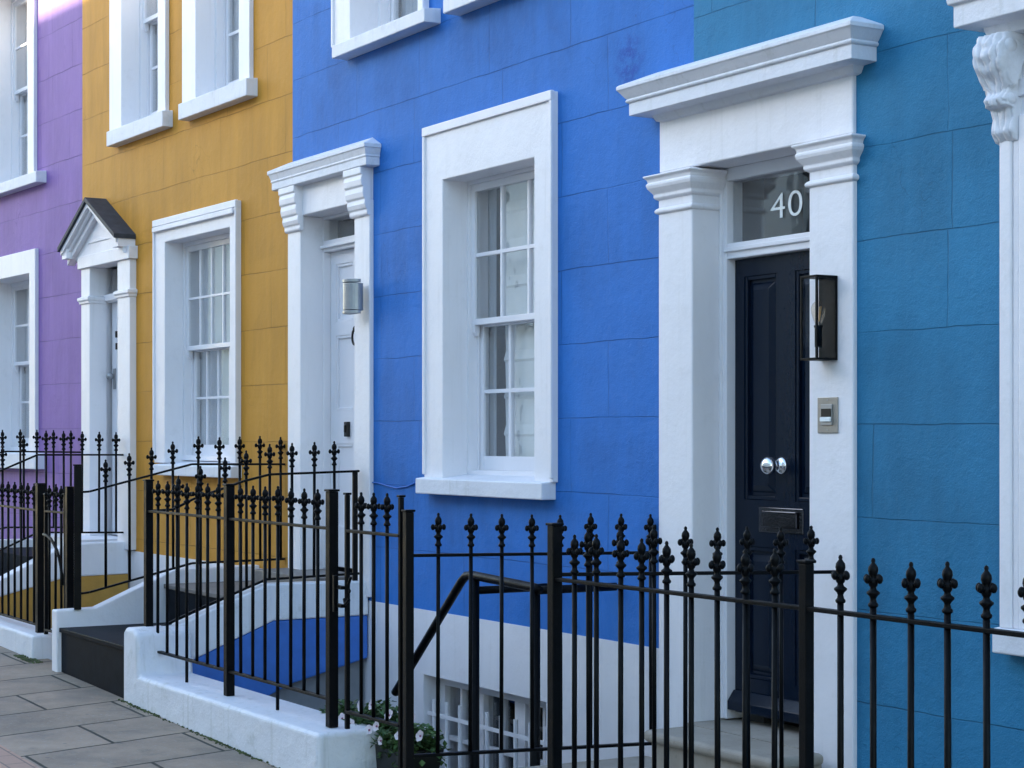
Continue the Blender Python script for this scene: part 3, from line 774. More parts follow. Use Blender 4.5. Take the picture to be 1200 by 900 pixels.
c = mix(nt, ramp(nt, noise(nt, v, 55, 5, .7), .56, .74), c, (.31,.31,.30))
c = mix(nt, math_(nt, 'MULTIPLY', ramp(nt, noise(nt, v, 7, 6, .7), .55, .75), .6), c, (.10,.105,.09))
c = mix(nt, math_(nt, 'MULTIPLY', ramp(nt, noise(nt, v, 2.1, 3), .5, .62), .35), c, (.12,.11,.10))
gum = N(nt, 'ShaderNodeTexVoronoi'); gum.inputs['Scale'].default_value = 5.5; nt.links.new(v, gum.inputs['Vector'])
c = mix(nt, math_(nt, 'MULTIPLY', ramp(nt, gum.outputs['Distance'], .05, .075, (1,1,1,1), (0,0,0,1)), .55), c, (.09,.085,.08))
c = mix(nt, br.outputs['Fac'], c, (.016,.018,.011))
nt.links.new(c, b.inputs['Base Color']); b.inputs['Roughness'].default_value = .75
p = bump(nt, b, noise(nt, v, 90, 5, .7), .5, .004)
bump(nt, b, math_(nt, 'SUBTRACT', 1, br.outputs['Fac']), 1, .012, p)
tag(sheet('pavement', -40, 12, 2.52, 3.60, 0, PAVE).build('pavement', PAVE), kind='structure')
SETT, nt, b = newmat('pink_sett_strip'); v = obj_coords(nt)
br = N(nt, 'ShaderNodeTexBrick'); nt.links.new(v, br.inputs[0]); br.inputs['Scale'].default_value = 1
br.inputs['Brick Width'].default_value = .2; br.inputs['Row Height'].default_value = .1; br.inputs['Mortar Size'].default_value = .005
br.inputs['Color1'].default_value = (.46,.26,.18,1); br.inputs['Color2'].default_value = (.38,.23,.17,1); br.inputs['Mortar'].default_value = (.08,.07,.06,1)
nt.links.new(mix(nt, .4, br.outputs['Color'], mix(nt, noise(nt, v, 60, 5), (.26,.18,.14), (.52,.36,.28))), b.inputs['Base Color']); b.inputs['Roughness'].default_value = .85
bump(nt, b, noise(nt, v, 70, 5), .5, .004)
tag(sheet('paving_strip', -40, 12, 2.05, 2.52, 0, SETT).build('paving_strip', SETT), kind='structure')
KS = plain('granite_kerb', (.28,.28,.28), .7, bmp=.4)
m = MB()
for i in range(24):
    xa, xb = -40+52*i/24, -40+52*(i+1)/24
    m.add([(xa,1.85,GZ(xa)-.2),(xb,1.85,GZ(xb)-.2),(xb,2.05,GZ(xb)-.2),(xa,2.05,GZ(xa)-.2),(xa,1.85,GZ(xa)+.001),(xb,1.85,GZ(xb)+.001),(xb,2.05,GZ(xb)+.001),(xa,2.05,GZ(xa)+.001)],
          [(0,3,2,1),(4,5,6,7),(0,1,5,4),(1,2,6,5),(2,3,7,6),(3,0,4,7)])
tag(m.build('kerb', KS), kind='structure')
ASPH = plain('asphalt', (.05,.05,.052), .85, bmp=.5, var=.25)
tag(sheet('road', -40, 12, -5.6, 1.86, -.12, ASPH).build('road', ASPH), kind='structure')
tag(sheet('opposite_pavement', -40, 12, -8.0, -5.6, 0, PAVE).build('opposite_pavement', PAVE), kind='structure')
GR = plain('earth', (.10,.09,.08), .9)
tag(MB().box(-140, 140, -140, 140, -2.5, -2.3).build('ground', GR), kind='structure')
tag(MB().box(FYL.w(yx0)[0]-6, 3, 3.62, 5.0, -2.2, -1.75).build('basement_area_floor', GREYW), kind='structure')

# ================================================================== RAILINGS
_fin = None
def finial_mesh():
    m = MB()
    m.lathe([(.0125, -.002), (.0150, .002), (.0150, .007), (.0105, .012), (.0085, .022), (.0110, .028), (.0190, .036), (.0190, .041), (.0105, .047), (.0085, .054), (.0130, .060), (.0150, .070),
             (.0125, .078), (.0085, .083), (.0125, .091), (.0150, .101), (.0135, .112), (.0070, .121), (.0050, .124), (.0065, .129), (.0050, .135), (.0005, .138)], 12)
    for k in range(4):
        a = k*PI/2; m.tube([(0, 0, .074), (.018*math.cos(a), .018*math.sin(a), .076)], .007, 8)
        m.ball((.024*math.cos(a), .024*math.sin(a), .078), .0105, 10, 7, (.9, .9, 1.25))
    me = m.mesh('finial', True); me.materials.append(IRON); return me
FIN = finial_mesh()
_bars = {}
def bar_mesh(h, r):
    k = (round(h, 2), r)
    if k not in _bars:
        me = MB().lathe([(r, 0), (r, k[0])], 10).mesh('bar', True); me.materials.append(IRON)
        _bars[k] = me
    return _bars[k]
def interp(pts, s):
    if s <= pts[0][0]: return pts[0][1]
    for (a, za), (b_, zb2) in zip(pts, pts[1:]):
        if s <= b_: return za+(zb2-za)*(s-a)/(b_-a)
    return pts[-1][1]
def railing(name, label, cat, fr, s0, s1, top, bot, bars, posts=(), r=.0085, above=.035, group=None, deep=None, rail_r=.011, plainbars=()):
    """fr = Frame of the railing plane; top / bot rails = [(s,z)], bars = s positions, posts = (s, z0, z1, half width)"""
    X0, Y0 = fr.w(s0); group = 'black iron railings with leaf shaped finials' if cat == 'railing' else 'black iron gates between the railings'
    t = thing(name, label, cat, (X0, Y0, 0), fr.a, group)
    def rail(pts, nm, w_, h_):
        m = MB(); pts = [(s-s0, z) for s, z in pts]
        for (a, za), (b_, zb2) in zip(pts, pts[1:]): m.bar((a, 0, za), (b_, 0, zb2), w_, h_, (0, 0, 1))
        m.build(nm, IRON, t, bevel=.002)
    rail(top, 'top_rail', .026, .013)
    if bot: rail(bot, 'bottom_rail', .026, .013)
    for s in bars:
        zt = interp(top, s)+above+random.uniform(-.002, .002); zb2 = interp(bot, s)-.005 if bot else deep
        if s in plainbars: zb2 = .18
        o = link('bar', bar_mesh(zt-zb2, r), t, loc=(s-s0, 0, zb2))
        o.rotation_euler = (random.uniform(-.003, .003), random.uniform(-.004, .004), random.uniform(-.12, .12))
        q = link('finial', FIN, o, loc=(0, 0, round(zt-zb2, 2)))
        q.rotation_euler = (0, 0, random.uniform(-.05, .05))
    for (s, za, zb2, hw_) in posts:
        m = MB(); x = s-s0
        m.box(x-hw_, x+hw_, -hw_, hw_, za, zb2)
        m.box(x-hw_-.005, x+hw_+.005, -hw_-.005, hw_+.005, zb2+.0005, zb2+.010)
        m.build('post', IRON, t, bevel=.003)
    return t
def vframe(pA, pB): return Frame(pA, math.atan2(pB[1]-pA[1], pB[0]-pA[0]))

kt = .178
fr = FR
# front railing on the white kerb wall by the blue house
def fs(px_): return fr.x(px_)
s174, s268, s388 = fs(174), fs(268.5), fs(389)
n1_ = [s174+(s268-s174)*(i+1)/8 for i in range(7)]; n2_ = [s268+(s388-s268)*(i+1)/8 for i in range(7)]
zr = 1.06
t = railing('iron_railing', 'black iron railing on the white kerb wall in front of the blue stair side', 'railing', fr, s174, s388,
    [(s174, zr), (s388, zr)], [(s174+.02, .30), (s388, .30)], n1_+n2_, [(s174, .42, 1.225, .021), (s268, kt, 1.225, .022), (s388, kt, 1.225, .022)], plainbars=(n1_[3], n2_[3]))
# gate to the basement steps
g0, g1 = fs(407), fs(470)
gb = [g0+(g1-g0)*k for k in (.27, .50, .75)]
gt = railing('iron_gate', 'narrow black iron gate beside the flower box leading to the basement steps', 'gate', fr, g0, g1,
    [(g0, fr.z(407, 622)), (g1, fr.z(470, 628))], [(g0, fr.z(400, 832)), (g1, fr.z(465, 849))], gb, [(g0, .19, fr.z(407, 580), .010), (g1, .02, fr.z(471, 583), .010)])
m = MB(); m.box(-.085, .0, -.03, -.005, .80, .815); m.box(-.085, .0, -.03, -.005, .72, .735); m.box(-.07, -.05, -.04, -.02, .70, .86)
m.tube([(.01, -.02, .76), (.04, -.03, .74), (.075, -.03, .76), (.085, -.03, .80), (.075, -.03, .83), (.095, -.03, .86)], .007, 8)
m.build('latch', IRON, gt, bevel=.002)
# side railing of the teal house steps, nearer the blue house (R1)
pA = fr.w(fs(478.5)); pB = FT.w(FT.x(768, 0))
e1 = vframe(pA, pB); len1 = math.dist(pA, pB)
def zz1(px_, py_): return e1.z(px_, py_)
bars1 = [e1.x(p) for p in (513, 551, 587.5, 624, 657, 692, 727, 763)]
railing('iron_railing', 'black iron railing running back to the wall left of the door numbered 40', 'railing', e1, 0, len1,
    [(0, zz1(478.5, 651)), (len1, zz1(768, 647.5))], [(0, zz1(478.5, 886)), (len1, zz1(768, 871))], bars1, [(0, -.12, zz1(478.5, 600), .018)])
# R2 right side
pA2 = fr.w(fs(650)); pB2 = (FT.w(FT.x(990, -.05))[0]-.05, 4.75)
e2 = vframe(pA2, pB2); len2 = math.dist(pA2, pB2)
bars2 = [e2.x(p) for p in (690, 728, 767, 803, 842, 877, 916, 951)]
railing('iron_railing', 'black iron railing running back to the wall right of the door numbered 40', 'railing', e2, 0, len2,
    [(0, e2.z(658, 673)), (len2, e2.z(970, 670.5))], [(0, .10), (len2, .13)], bars2, [])
# front railing on the right
sA, sP = fs(650), fs(945)
barsF = [fs(p) for p in (673, 699, 727, 752, 781, 810, 841, 873, 907)]
sp_ = fs(1067)-fs(1023)
barsG = [fs(985), fs(1023.5), fs(1067), fs(1111), fs(1157), fs(1205)]
while len(barsG) < 13: barsG.append(barsG[-1]+sp_)
sE = barsG[-1]+.1
zf_ = lambda px_, py_: fr.z(px_, py_)
railing('iron_railing', 'long black iron railing nearest the camera in front of the teal house', 'railing', fr, sA, sE,
    [(sA, zf_(650, 678.5)), (sP, zf_(945, 713)), (sE, zf_(985, 719)-.0)], [(sA, .02), (sE, -.02)], barsF+barsG,
    [(sA, -.15, zf_(650, 616), .020), (sP, -.2, zf_(945, 660), .0165)], r=.0095, above=.030)
# left: railing along the right side of the blue house stairs (R3)
pA3 = fr.w(s174); pB3 = FB.w(FB.x(421, -.04), -.04)
e3 = vframe(pA3, pB3); l3 = math.dist(pA3, pB3)
b3 = [e3.x(p) for p in (209, 235, 264, 289, 316, 342, 368, 392)]
railing('iron_railing', 'black iron railing climbing the right side of the steps to the blue house door', 'railing', e3, 0, l3,
    [(.0, zr), (e3.x(203), e3.z(203, 597)), (e3.x(226), e3.z(226, 585)), (e3.x(285), e3.z(285, 564)), (e3.x(316), e3.z(316, 556)), (l3, e3.z(424, 552))],
    [(.0, e3.z(180, 742)), (e3.x(225), e3.z(225, 717)), (e3.x(312), e3.z(312, 679)), (l3, e3.z(418, 672))], b3, [(e3.x(416), .60, e3.z(416, 553), .014)])
# left side railing of the blue house stairs (L3)
pA4 = fr.w(fs(91)); pB4 = FYL.w(FYL.x(334), -.0)
e4 = vframe(pA4, pB4); l4 = math.dist(pA4, pB4)
b4 = [e4.x(p) for p in (124, 152, 177, 203, 232, 257, 281, 305, 329)]
lrl = railing('iron_railing', 'black iron railing climbing the left side of the blue house steps', 'railing', e4, 0, l4,
    [(0, e4.z(96, 577)), (e4.x(105), e4.z(105, 576)), (e4.x(150), e4.z(150, 564)), (e4.x(225), e4.z(225, 544)), (l4, e4.z(334, 544))],
    [(0, e4.z(93, 696)), (e4.x(105), e4.z(105, 694)), (e4.x(225), e4.z(225, 660)), (l4, e4.z(333, 655))], b4, [(0, .42, e4.z(91, 546), .022)])
# yellow steps side railings
yR = FYL.w(FYL.x(152)); e5 = Frame((yR[0]-.10, 3.6), math.atan2(yR[1]-3.6, .10)); l5 = math.hypot(.10, yR[1]-3.6)
b5 = [e5.x(p) for p in (3, 28, 54, 75, 96, 116, 136)]
railing('iron_railing', 'black iron railing beside the white step below the gabled porch', 'railing', e5, 0, l5,
    [(0, e5.z(0, 545)-.12), (e5.x(44), e5.z(44, 533)), (l5, e5.z(152, 533))], [(0, e5.z(0, 639)-.12), (e5.x(44), e5.z(44, 624)), (l5, e5.z(149, 624))], b5, [])
yL = FYL.w(FYL.x(93, -.02)); e6 = Frame((yL[0]-.1, 3.6), math.atan2(yL[1]-3.6, .1)); l6 = math.hypot(.1, yL[1]-3.6)
b6 = [e6.x(p) for p in (3, 24, 43, 63, 83)]
railing('iron_railing', 'black iron railing ending at the lilac wall left of the porch door', 'railing', e6, 0, l6,
    [(0, e6.z(8, 529)-.10), (e6.x(8), e6.z(8, 529)), (l6, e6.z(92, 530))], [(0, e6.z(0, 618)-.10), (e6.x(8), e6.z(8, 618)), (l6, e6.z(92, 618))], b6, [])
# front railing far left + gate
sx = fs(47.5); zr0 = fr.z(20, 594)
sp0 = (fs(40)-fs(10))/4
bl = [fs(40)-sp0*i for i in range(11)]
railing('iron_railing', 'black iron railing on the low white kerb at the far left of the pavement', 'railing', fr, bl[-1]-.1, sx,
    [(bl[-1]-.1, zr0), (sx, fr.z(44, 598))], [(bl[-1]-.1, fr.z(0, 719)), (sx, fr.z(40, 731))], bl, [(sx, .05, fr.z(48, 568), .027)])
g0, g1 = fs(54), fs(77)
gt = railing('iron_gate', 'black iron gate with a curved brace in front of the porch steps', 'gate', fr, g0, g1,
    [(g0, fr.z(54, 599)), (g1, fr.z(77, 601))], [(g0, fr.z(54, 738)), (g1, fr.z(77, 744))], [fs(58), fs(65), fs(72)], [(g0, .05, fr.z(54, 580), .012), (g1, .05, fr.z(77, 580), .012)])
m = MB(); gw = g1-g0
m.tube([(gw*math.sin(t*PI/16)*.95+.0, -.015, .55+ .30*math.cos(t*PI/16)) for t in range(9)], .010, 8)
m.build('curved_brace', IRON, gt, smooth=True)
tag(MB().box(fs(81)-.022, fs(81)+.022, 3.58, 3.624, .02, fr.z(81, 570)).build('gate_post', IRON, bevel=.003), 'black square gate post beside the left newel of the blue house steps', 'gate post')

# ================================================================== WALLS AND STEPS
# kerb wall with raised block at its left end
m = MB()
xk0, xk1 = fs(143.5)+.0, FR.x(413)
yk0 = 3.47
zb0 = -.08
fk = Frame((0, yk0), 0)
xk1f = fk.x(372)
m.prism_y([(fk.x(144), zb0), (xk1f, zb0), (xk1f, .175), (fk.x(160)+.02, .178), (fk.x(159), .40), (fk.x(155), .425), (fk.x(147), .425), (fk.x(144), .40)], yk0, 3.79)
kw = m.build('kerb_wall', KERBW, bevel=.022, seg=4)
tag(kw, 'low white painted kerb wall with a chipped corner beside the paving flags', 'wall', 'low white kerb walls under the railings')
# far left kerb
m = MB(); fk2 = Frame((0, 3.5), 0)
m.prism_y([(fk2.x(-120), .0), (fk2.x(38), .0), (fk2.x(38), fk2.z(38, 745)), (fk2.x(-120), fk2.z(38, 745)+.03)], 3.5, 3.75)
tag(m.build('kerb_wall', KERBW, bevel=.02, seg=3), 'low white kerb wall at the far left under the railing', 'wall', 'low white kerb walls under the railings')

# blue house steps
XL, XR = e4.w(0)[0], pA3[0]
st = thing('entrance_steps', 'black tiled entrance steps with white side walls up to the blue house', 'steps', (0, 0, 0), group='entrance steps up to the front doors')
def lerpx(Y):   # left / right inner edges of the flight
    t = (Y-3.6)/1.2
    return -11.16+.02*t, pA3[0]+(pB3[0]-pA3[0])*t-.06
z1s, z2s, z3s = .315, .555, .64
def slab(Ya, Yb, z0, z1, inset=0):
    la, ra = lerpx(Ya); lb, rb = lerpx(Yb)
    return [(la+inset, Ya), (ra-inset, Ya), (rb-inset, Yb), (lb+inset, Yb)]
for (Ya, Yb, z_, mt_) in ((3.50, 4.16, z1s, BLACKTILE), (4.16, 4.795, z2s, BLACKTILE)):
    MB().prism_z(slab(Ya, Yb, 0, 0), -.2 if Ya < 4 else z1s-.05, z_-.028).build('riser', mt_, st)
MB().prism_z(slab(3.485, 4.165, 0, 0), z1s-.027, z1s).build('tread', BLACKTILE, st, bevel=.004)
MB().prism_z(slab(4.145, 4.795, 0, 0), z2s-.027, z2s).build('tread', TREAD, st, bevel=.004)
la, ra = FB.w(FB.x(340))[0], FB.w(FB.x(412))[0]
MB().box(la, ra, 4.56, 4.93, z2s+.001, z3s+.02).build('doorstep', TREAD, st, bevel=.006)
prof = [(3.47, -.25), (3.47, .42), (3.72, .425), (4.23, .645), (4.79, .65), (4.79, -.25)]
def side(xa_fn, wdt, nm, mt_, pr):
    m = MB(); m.prism(pr, lambda p, k: (xa_fn(p[0])+(0, wdt)[k], p[0], p[1])); return m.build(nm, mt_, st, bevel=.010, seg=3)
side(lambda Y: lerpx(Y)[0]-.10, .10, 'side_wall', WHITE, prof)
# right side wall: white band, blue apron below, grey recess
fnR = lambda Y: lerpx(Y)[1]+.002
pr_t = [(3.74, .20), (3.74, .43), (4.23, .645), (4.79, .65), (4.79, .455), (4.26, .44)]
side(fnR, .12, 'side_wall', KERBW, pr_t)
pr_b = [(3.60, -.10), (3.60, .14), (3.74, .199), (4.26, .439), (4.79, .454), (4.79, .21), (4.36, .08), (4.2, .0), (4.0, -.15)]
side(fnR, .112, 'side_apron', BLUES, pr_b)
m = MB(); m.prism([(3.85, -2.1), (4.0, -.16), (4.2, -.01), (4.36, .07), (4.79, .2), (4.79, -2.1)], lambda p, k: (fnR(p[0])+(-.3, .06)[k], p[0], p[1])); m.build('under_stair_wall', GREYW, st)
# yellow house steps
st2 = thing('entrance_steps', 'white topped ochre steps under the gabled porch', 'steps', (0, 0, 0), group='entrance steps up to the front doors')
zt2 = e5.z(120, 635)
xr5 = lambda Y: e5.w(0)[0] + (Y-3.6)/(yR[1]-3.6)*.10
ye = yR[1]-.02
pw = [(3.5, .25), (3.5, .42), (3.75, .43), (4.25, zt2-.01), (ye, zt2), (ye, zt2-.24), (4.25, zt2-.25)]
m = MB(); m.prism(pw, lambda p, k: (xr5(p[0])+(-.12, .03)[k], p[0], p[1])); m.build('side_wall', WHITE, st2, bevel=.01)
pw = [(3.5, -.2), (3.5, .249), (4.25, zt2-.251), (ye, zt2-.241), (ye, -2.0), (3.7, -2)]
m = MB(); m.prism(pw, lambda p, k: (xr5(p[0])+(-.12, .022)[k], p[0], p[1])); m.build('side_apron', YELS, st2)
x5 = xr5(4.2)-.13
MB().box(x5-1.15, x5, 3.55, 4.0, -.1, .32).build('tread', BLACKTILE, st2)
MB().box(x5-1.15, x5, 4.0, ye, -.1, .6).build('tread', BLACKTILE, st2)
MB().box(x5-1.15, x5-.001, ye-.3, ye+.10, .601, zt2+.01).build('doorstep', WHITE, st2)
MB().box(x5-1.3, x5-1.151, 3.5, ye, -.1, .66).build('side_wall', WHITE, st2)

# teal house: entrance slab and doorstep
zs_ = .055
st3 = thing('entrance_steps', 'beige stone landing and rounded doorstep at the door numbered 40', 'steps', (0, 0, 0), group='entrance steps up to the front doors')
m = MB(); m.prism_z([(pA[0]-.06, 3.45), (pA2[0]+.10, 3.45), (pB2[0]+.10, 4.79), (pB[0]-.06, 4.79)], -.30, zs_)
m.build('landing', STONE, st3, bevel=.008)
m = MB(); zq = zstep-.004
dsa, dsb = FT.w(FT.x(752, -.30)+.0)[0], FT.w(FT.x(952, -.30))[0]
dyb = 4.8+rv+.05
fd = Frame((0, 4.8), 0)
dyf = 4.8-.33
xa_ = Frame((0, dyf), 0).x(752); xb_ = Frame((0, dyf), 0).x(904)
m.prism_z([(xa_+.03, dyf+.03), (xb_-.03, dyf+.03), (xb_-.03, 4.74), (xa_+.03, 4.74)], zs_+.001, zq-.05)
m.build('doorstep', STONE, st3)
m = MB(); m.prism_z([(xa_, dyf), (xb_, dyf), (xb_, 4.735), (xa_, 4.735)], zq-.049, zq)
m.build('nosing', STONE, st3, bevel=.022, seg=5)
m = MB(); m.box(FT.w(pl1)[0]+.002, FT.w(pr0)[0]-.002, 4.7355, dyb+.1, zs_, zq-.002); m.build('threshold', STONE, st3)
# landing inside the basement gate
tag(MB().box(fk.x(374), pA[0]-.08, 3.50, 4.05, -.35, -.02).build('gate_landing', plain('mossy_slab', (.12,.13,.07), .9, bmp=.5), bevel=.01), 'small mossy landing slab under the flower box', 'slab')

# handrail in the basement area
yh = 4.35; fh = Frame((0, yh), 0)
def ph(px_, py_, Y=yh): q = Frame((0, Y), 0); return (q.x(px_), Y, q.z(px_, py_))
t = thing('handrail', 'black tubular handrail going down to the basement window', 'handrail', (0, 0, 0))
m = MB(); m.tube([ph(463, 812), ph(541, 681), ph(546, 675), ph(553, 674), ph(628, 689), ph(632, 692)], .021, 10); m.build('rail', IRON, t, smooth=True)
for px_, py_ in ((556, 676), (627, 690)):
    q = ph(px_, py_); MB().tube([(q[0], yh, -1.75), (q[0], yh, q[2])], .024, 10).build('upright', IRON, t, smooth=True)
q = ph(556, 692); MB().tube([(q[0], yh, q[2]), (q[0]+.0, 4.78, q[2])], .019, 10).build('cross_bar', IRON, t, smooth=True)
q = ph(627, 692); MB().tube([(q[0], yh, q[2]), (q[0]+.0, 4.78, q[2])], .019, 10).build('cross_bar', IRON, t, smooth=True)

# ================================================================== LAMPS, BELL, CABLE
f = FT
pjd = pj
lf = -pjd-.105
lx0 = f.x(937.5, lf); lx1 = f.x(957, lf); lzt = f.z(957, 321.5, lf); lzb = f.z(957, 421.5, lf)
ox, oy = f.w((lx0+lx1)/2, -pjd)
t = thing('wall_lantern', 'black framed glass box lantern with a bare filament bulb beside the navy door', 'lantern', (ox, oy, lzb))
hwx = (lx1-lx0)/2; dpt = .105; hL = lzt-lzb; e = .009
m = MB()
for x in (-hwx, hwx-e):
    m.box(x, x+e, -dpt, -dpt+e, e, hL-e)
m.box(-hwx, hwx, -dpt, -.012, 0, e); m.box(-hwx, hwx, -dpt, -.012, hL-e, hL)
m.build('frame', IRON, t, bevel=.001)
MB().box(-hwx, hwx, -.012, -.0005, 0, hL).build('back_plate', IRON, t, bevel=.001)
MB().box(-hwx+e, hwx-e, -dpt+.002, -dpt+.0045, e, hL-e).build('front_pane', GLASSD, t)
for x in (-hwx+.002, hwx-.0045): MB().box(x, x+.0025, -dpt+e, -.012, e, hL-e).build('side_pane', GLASSD, t)
MB().lathe([(.014, .052), (.014, .125), (.017, .128), (.017, .135)], 16, (0, -.055, 0)).build('lamp_holder', IRON, t, smooth=True)
bb = MB().lathe([(.012, .135), (.014, .145), (.022, .165), (.027, .185), (.028, .20), (.024, .215), (.014, .226), (.004, .232)], 20, (0, -.055, 0)).build('bulb', BULBG, t, smooth=True)
m = MB()
for k in range(6):
    a = k*PI/3; m.tube([(.004*math.cos(a), -.055+.004*math.sin(a), .15), (.012*math.cos(a), -.055+.012*math.sin(a), .208)], .0008, 4)
m.build('filament', FIL, bb)
# bell
bf = -pjd-.001
x0_, x1_ = f.x(959, bf), f.x(982.5, bf); z0_, z1_ = f.z(970, 507.5, bf), f.z(970, 465.5, bf)
ox, oy = f.w((x0_+x1_)/2, -pjd); hx = (x1_-x0_)/2; hz_ = z1_-z0_
t = thing('door_entry_panel', 'small grey metal entry panel with dark sensor and white button below the lantern', 'doorbell', (ox, oy, z0_))
MB().box(-hx, hx, -.006, 0, 0, hz_).build('plate', PLATE, t, bevel=.002)
MB().box(-hx*.55, hx*.55, -.012, -.006, hz_*.22, hz_*.80).build('button_surround', STEEL, t, bevel=.001)
MB().box(-hx*.48, hx*.48, -.014, -.0122, hz_*.46, hz_*.68).build('sensor', BRASSD, t)
MB().box(-hx*.50, hx*.50, -.020, -.0122, hz_*.32, hz_*.44).build('button', SIGNW, t, bevel=.002)
m = MB()
for zz in (.08, .92): m.lathe([(.0035, -.006), (.0035, -.0075)], 10, (0, 0, hz_*zz), 'y')
m.build('screws', STEEL, t)
# metal half round lamp by the white door
f = FB; lf = -.045-.10
xl0, xl1 = f.x(402, lf+.04), f.x(420, lf+.04)
lzt, lzb = f.z(415, 327, lf+.04), f.z(415, 367.5, lf+.04)
cxm = (f.x(402, -.10)+f.x(424, -.10))/2
ox, oy = f.w(cxm, -.045)
t = thing('wall_light', 'curved brushed steel wall light beside the white front door', 'wall light', (ox, oy, lzb))
R_ = .068; hL = lzt-lzb
poly = [(R_*math.cos(PI+PI*k/14), -.035+R_*1.05*math.sin(PI+PI*k/14)) for k in range(15)]
m = MB(); m.prism_z(poly, .022, hL-.022); m.build('shade', STEEL, t, bevel=.001)
for (za, zb2) in ((0, .018), (hL-.018, hL)): MB().prism_z([(x*1.04, (y+.035)*1.04-.035) for x, y in poly], za, zb2).build('end_cap', STEEL, t, bevel=.002)
MB().box(-.03, .03, -.034, -.0005, .02, hL-.02).build('bracket', STEEL, t, bevel=.002)

# thin blue cable on the blue wall
f = FB
m = MB(); pts = [(434, 565), (444, 566), (454, 569), (466, 572), (478, 570), (487, 566)]
m.tube([(f.w(f.x(a))[0], 4.8-.006, f.z(a, b_)) for a, b_ in pts], .004, 6)
tag(m.build('cable', BLUES, smooth=True), 'thin painted cable looping across the blue wall to the window sill', 'cable')

# ================================================================== PLANTER
fp = Frame((0, 3.85), 0)
pc0, pc1 = fp.x(392), fp.x(497); zt_p = fp.z(450, 866)
zb_p = -.02
pcx = (pc0+pc1)/2; hwp = (pc1-pc0)/2
t = thing('planter', 'black trough planter standing behind the basement gate', 'planter', (pcx, 3.85, zb_p))
hp = zt_p-zb_p
m = MB(); a = hwp; d_ = .10
def ringp(k, z): return [(-a*k, -d_*k, z), (a*k, -d_*k, z), (a*k, d_*k, z), (-a*k, d_*k, z)]
vs = ringp(.9, 0)+ringp(1, hp)+ringp(.93, hp)+ringp(.90, hp-.03)
m.add(vs, [(3,2,1,0)]+[(i+4*j, (i+1) % 4+4*j, (i+1) % 4+4*(j+1), i+4*(j+1)) for j in range(3) for i in range(4)]+[(12,13,14,15)])
m.build('trough', BLACKP, t, bevel=.003)
MB().box(-a*.9, a*.9, -d_*.88, d_*.88, hp-.031, hp-.012).build('soil', GR, t)
fl = thing('flowering_plant', 'bushy green petunias with pale pink white flowers in the black trough', 'plant', (pcx, 3.85, zt_p-.02))
rnd = random.Random(3)
m = MB()
def leaf(m, p, d, L_, w_):
    d = d.normalized(); s = d.cross(Vector((0, 0, 1)));
    if s.length < .1: s = Vector((1, 0, 0))
    s.normalize(); n = s.cross(d)
    a_ = p; c_ = p+d*L_*.5+n*L_*.08; e_ = p+d*L_-n*L_*.12
    m.add([a_, c_+s*w_, e_, c_-s*w_], [(0, 1, 2), (0, 2, 3)])
for k in range(4200):
    u = rnd.uniform(-1, 1); th = rnd.uniform(0, 2*PI); rr = rnd.random()**.5
    hgt = .15*(1-.45*u*u)*(1+.25*math.sin(u*7+1))
    p = Vector((u*a*1.02, math.cos(th)*rr*.12, abs(math.sin(th))*rr*hgt+rnd.uniform(-.02, .02)))
    if p.z < .01 and abs(p.y) > .09: p.z -= rnd.random()*.05
    leaf(m, p, Vector((rnd.gauss(0, 1), rnd.gauss(0, 1), rnd.gauss(.5, .7))), rnd.uniform(.024, .040), rnd.uniform(.010, .016))
m.build('foliage', LEAF, fl)
m2 = MB()
for k in range(40): 
    u = rnd.uniform(-.9, .9); m2.tube([(u*a, rnd.uniform(-.05, .05), -.01), (u*a+rnd.uniform(-.04, .04), rnd.uniform(-.09, .09), rnd.uniform(.05, .13))], .0018, 4)
m2.build('stems', LEAF, fl)
spots = [(400, 842), (427, 827), (436, 826), (437, 855), (442, 851), (480, 855), (498, 862), (489, 840), (416, 848), (470, 862), (408, 835), (455, 838), (447, 868), (484, 872), (493, 850), (463, 850), (425, 862), (402, 862)]
for (px_, py_) in spots[:13]:
    q = Frame((0, 3.74), 0); c_ = Vector((q.x(px_)-pcx, 3.725-3.85+rnd.uniform(-.01, .02), q.z(px_, py_)-zt_p+.02))
    n = Vector((rnd.uniform(-.2, .7), -1, rnd.uniform(-.1, .6))).normalized(); s = n.cross(Vector((0, 0, 1))).normalized(); u_ = s.cross(n)
    r = rnd.uniform(.020, .027); m = MB()
    vs = [c_+n*-.006]
    for k in range(20):
        an = 2*PI*k/20; rr = r*(.86+.16*abs(math.cos(an*2.5))); vs.append(c_+(s*math.cos(an)+u_*math.sin(an))*rr+n*.004)
    m.add(vs, [(0, k+1, (k+1) % 20+1) for k in range(20)]); fo = m.build('flower', PETAL, fl)
    m = MB(); m.ball(c_+n*.0, .0045, 8, 5); m.build('flower_eye', PEYE, fo)

# moss and dirt along the wall foot
m = MB(); rnd = random.Random(11)
def clump(x, y, z, r):
    m.ball((x, y, z), r, 6, 4, (1.4, .8, .6))
for k in range(900):
    px_ = rnd.uniform(142, 372); X = fk.x(px_)
    if rnd.random() < .5+.4*math.sin(X*5): clump(X, yk0-abs(rnd.gauss(0, .010)), GZ(X)+rnd.uniform(-.002, .006), rnd.uniform(.003, .008))
for k in range(160):
    X = rnd.uniform(fs(44), fs(66)); clump(X, 3.47+rnd.uniform(-.03, .05), GZ(X)+.002, rnd.uniform(.004, .012))
tag(m.build('moss', MOSS), kind='stuff')

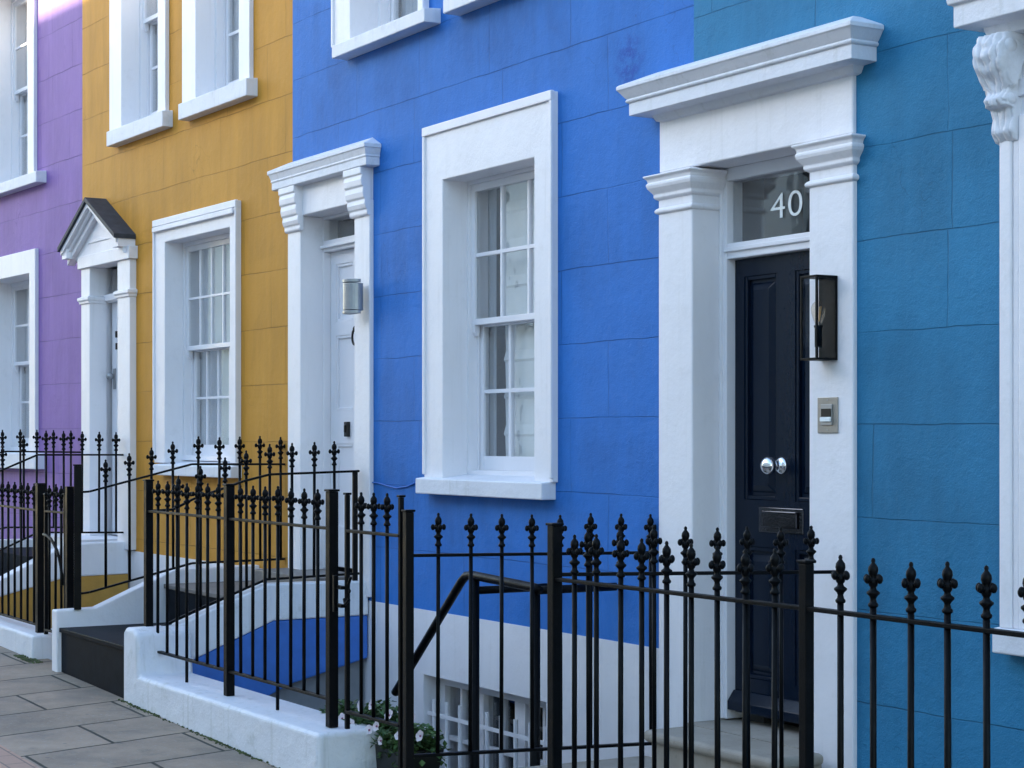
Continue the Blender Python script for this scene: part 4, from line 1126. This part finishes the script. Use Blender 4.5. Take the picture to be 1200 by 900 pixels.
# ================================================================== OPPOSITE SIDE OF THE STREET (seen in the window glass)
opp = thing('opposite_terrace', 'pale stucco terrace across the street behind the camera', 'building', (0, -8.0, 0))
OW = paint('cream_stucco', (.70,.69,.66), .6, .3, .1)
hs = []; ZO = 8.19
for i in range(22):
    for z_ in (1.0, 4.3):
        hs.append((-38+i*2.3, -37+i*2.3, z_, z_+1.8))
wall_with_holes(MB(), -42, 14, -2.3, ZO, hs, 0, -.3).build('wall', OW, opp)
m = MB(); m.box(-42, 14, -.3, .35, ZO+.001, ZO+.22); m.box(-42, 14, -.3, .18, 3.55, 3.75); m.build('cornice', OW, opp)
m = MB(); m.box(-42, 14, -6, -.34, -2.3, ZO-.1); m.build('rooms', DARKROOM, opp)
m = MB()
for h in hs:
    m.box(h[0], h[1], -.20, -.17, (h[2]+h[3])/2-.02, (h[2]+h[3])/2+.02); m.box((h[0]+h[1])/2-.015, (h[0]+h[1])/2+.015, -.20, -.17, h[2], h[3])
m.build('glazing_bars', WHITEF, opp)

# ================================================================== LIGHT, SKY, CAMERA
sc = bpy.context.scene
az_from = math.radians(-90-38)       # direction to the sun in the xy plane
el = math.radians(12.5)
sd = Vector((math.cos(az_from)*math.cos(el), math.sin(az_from)*math.cos(el), math.sin(el)))
sun = bpy.data.lights.new('sun', 'SUN'); sun.energy = 3.6; sun.angle = math.radians(.5); sun.color = (1, .86, .68)
so = bpy.data.objects.new('sun', sun); C.objects.link(so); so.rotation_euler = (-sd).to_track_quat('-Z', 'Y').to_euler(); so.location = (0, -10, 20)
w = bpy.data.worlds.new('World'); sc.world = w; w.use_nodes = True
nt = w.node_tree; bg = nt.nodes['Background']; bg.inputs[1].default_value = .15
sky = N(nt, 'ShaderNodeTexSky', sky_type='NISHITA'); sky.sun_disc = False; sky.sun_elevation = el
sky.sun_rotation = PI/2 - az_from; sky.air_density = 1.0; sky.dust_density = 0.8; sky.ozone_density = 1.3
nt.links.new(sky.outputs[0], bg.inputs[0])
cam = bpy.data.cameras.new('camera'); co = bpy.data.objects.new('camera', cam); C.objects.link(co)
co.location = (0, 0, H); co.rotation_euler = (PI/2, 0, math.atan2(FY, FX)-PI/2)
cam.sensor_width = 36; cam.lens = F/1200*36; cam.shift_y = (HOR-450)/1200; cam.clip_end = 500; cam.clip_start = .05
sc.camera = co
sc.view_settings.view_transform = 'Standard'; sc.view_settings.look = 'None'; sc.view_settings.gamma = 1; sc.view_settings.exposure = 2.5
sc.view_settings.use_curve_mapping = False
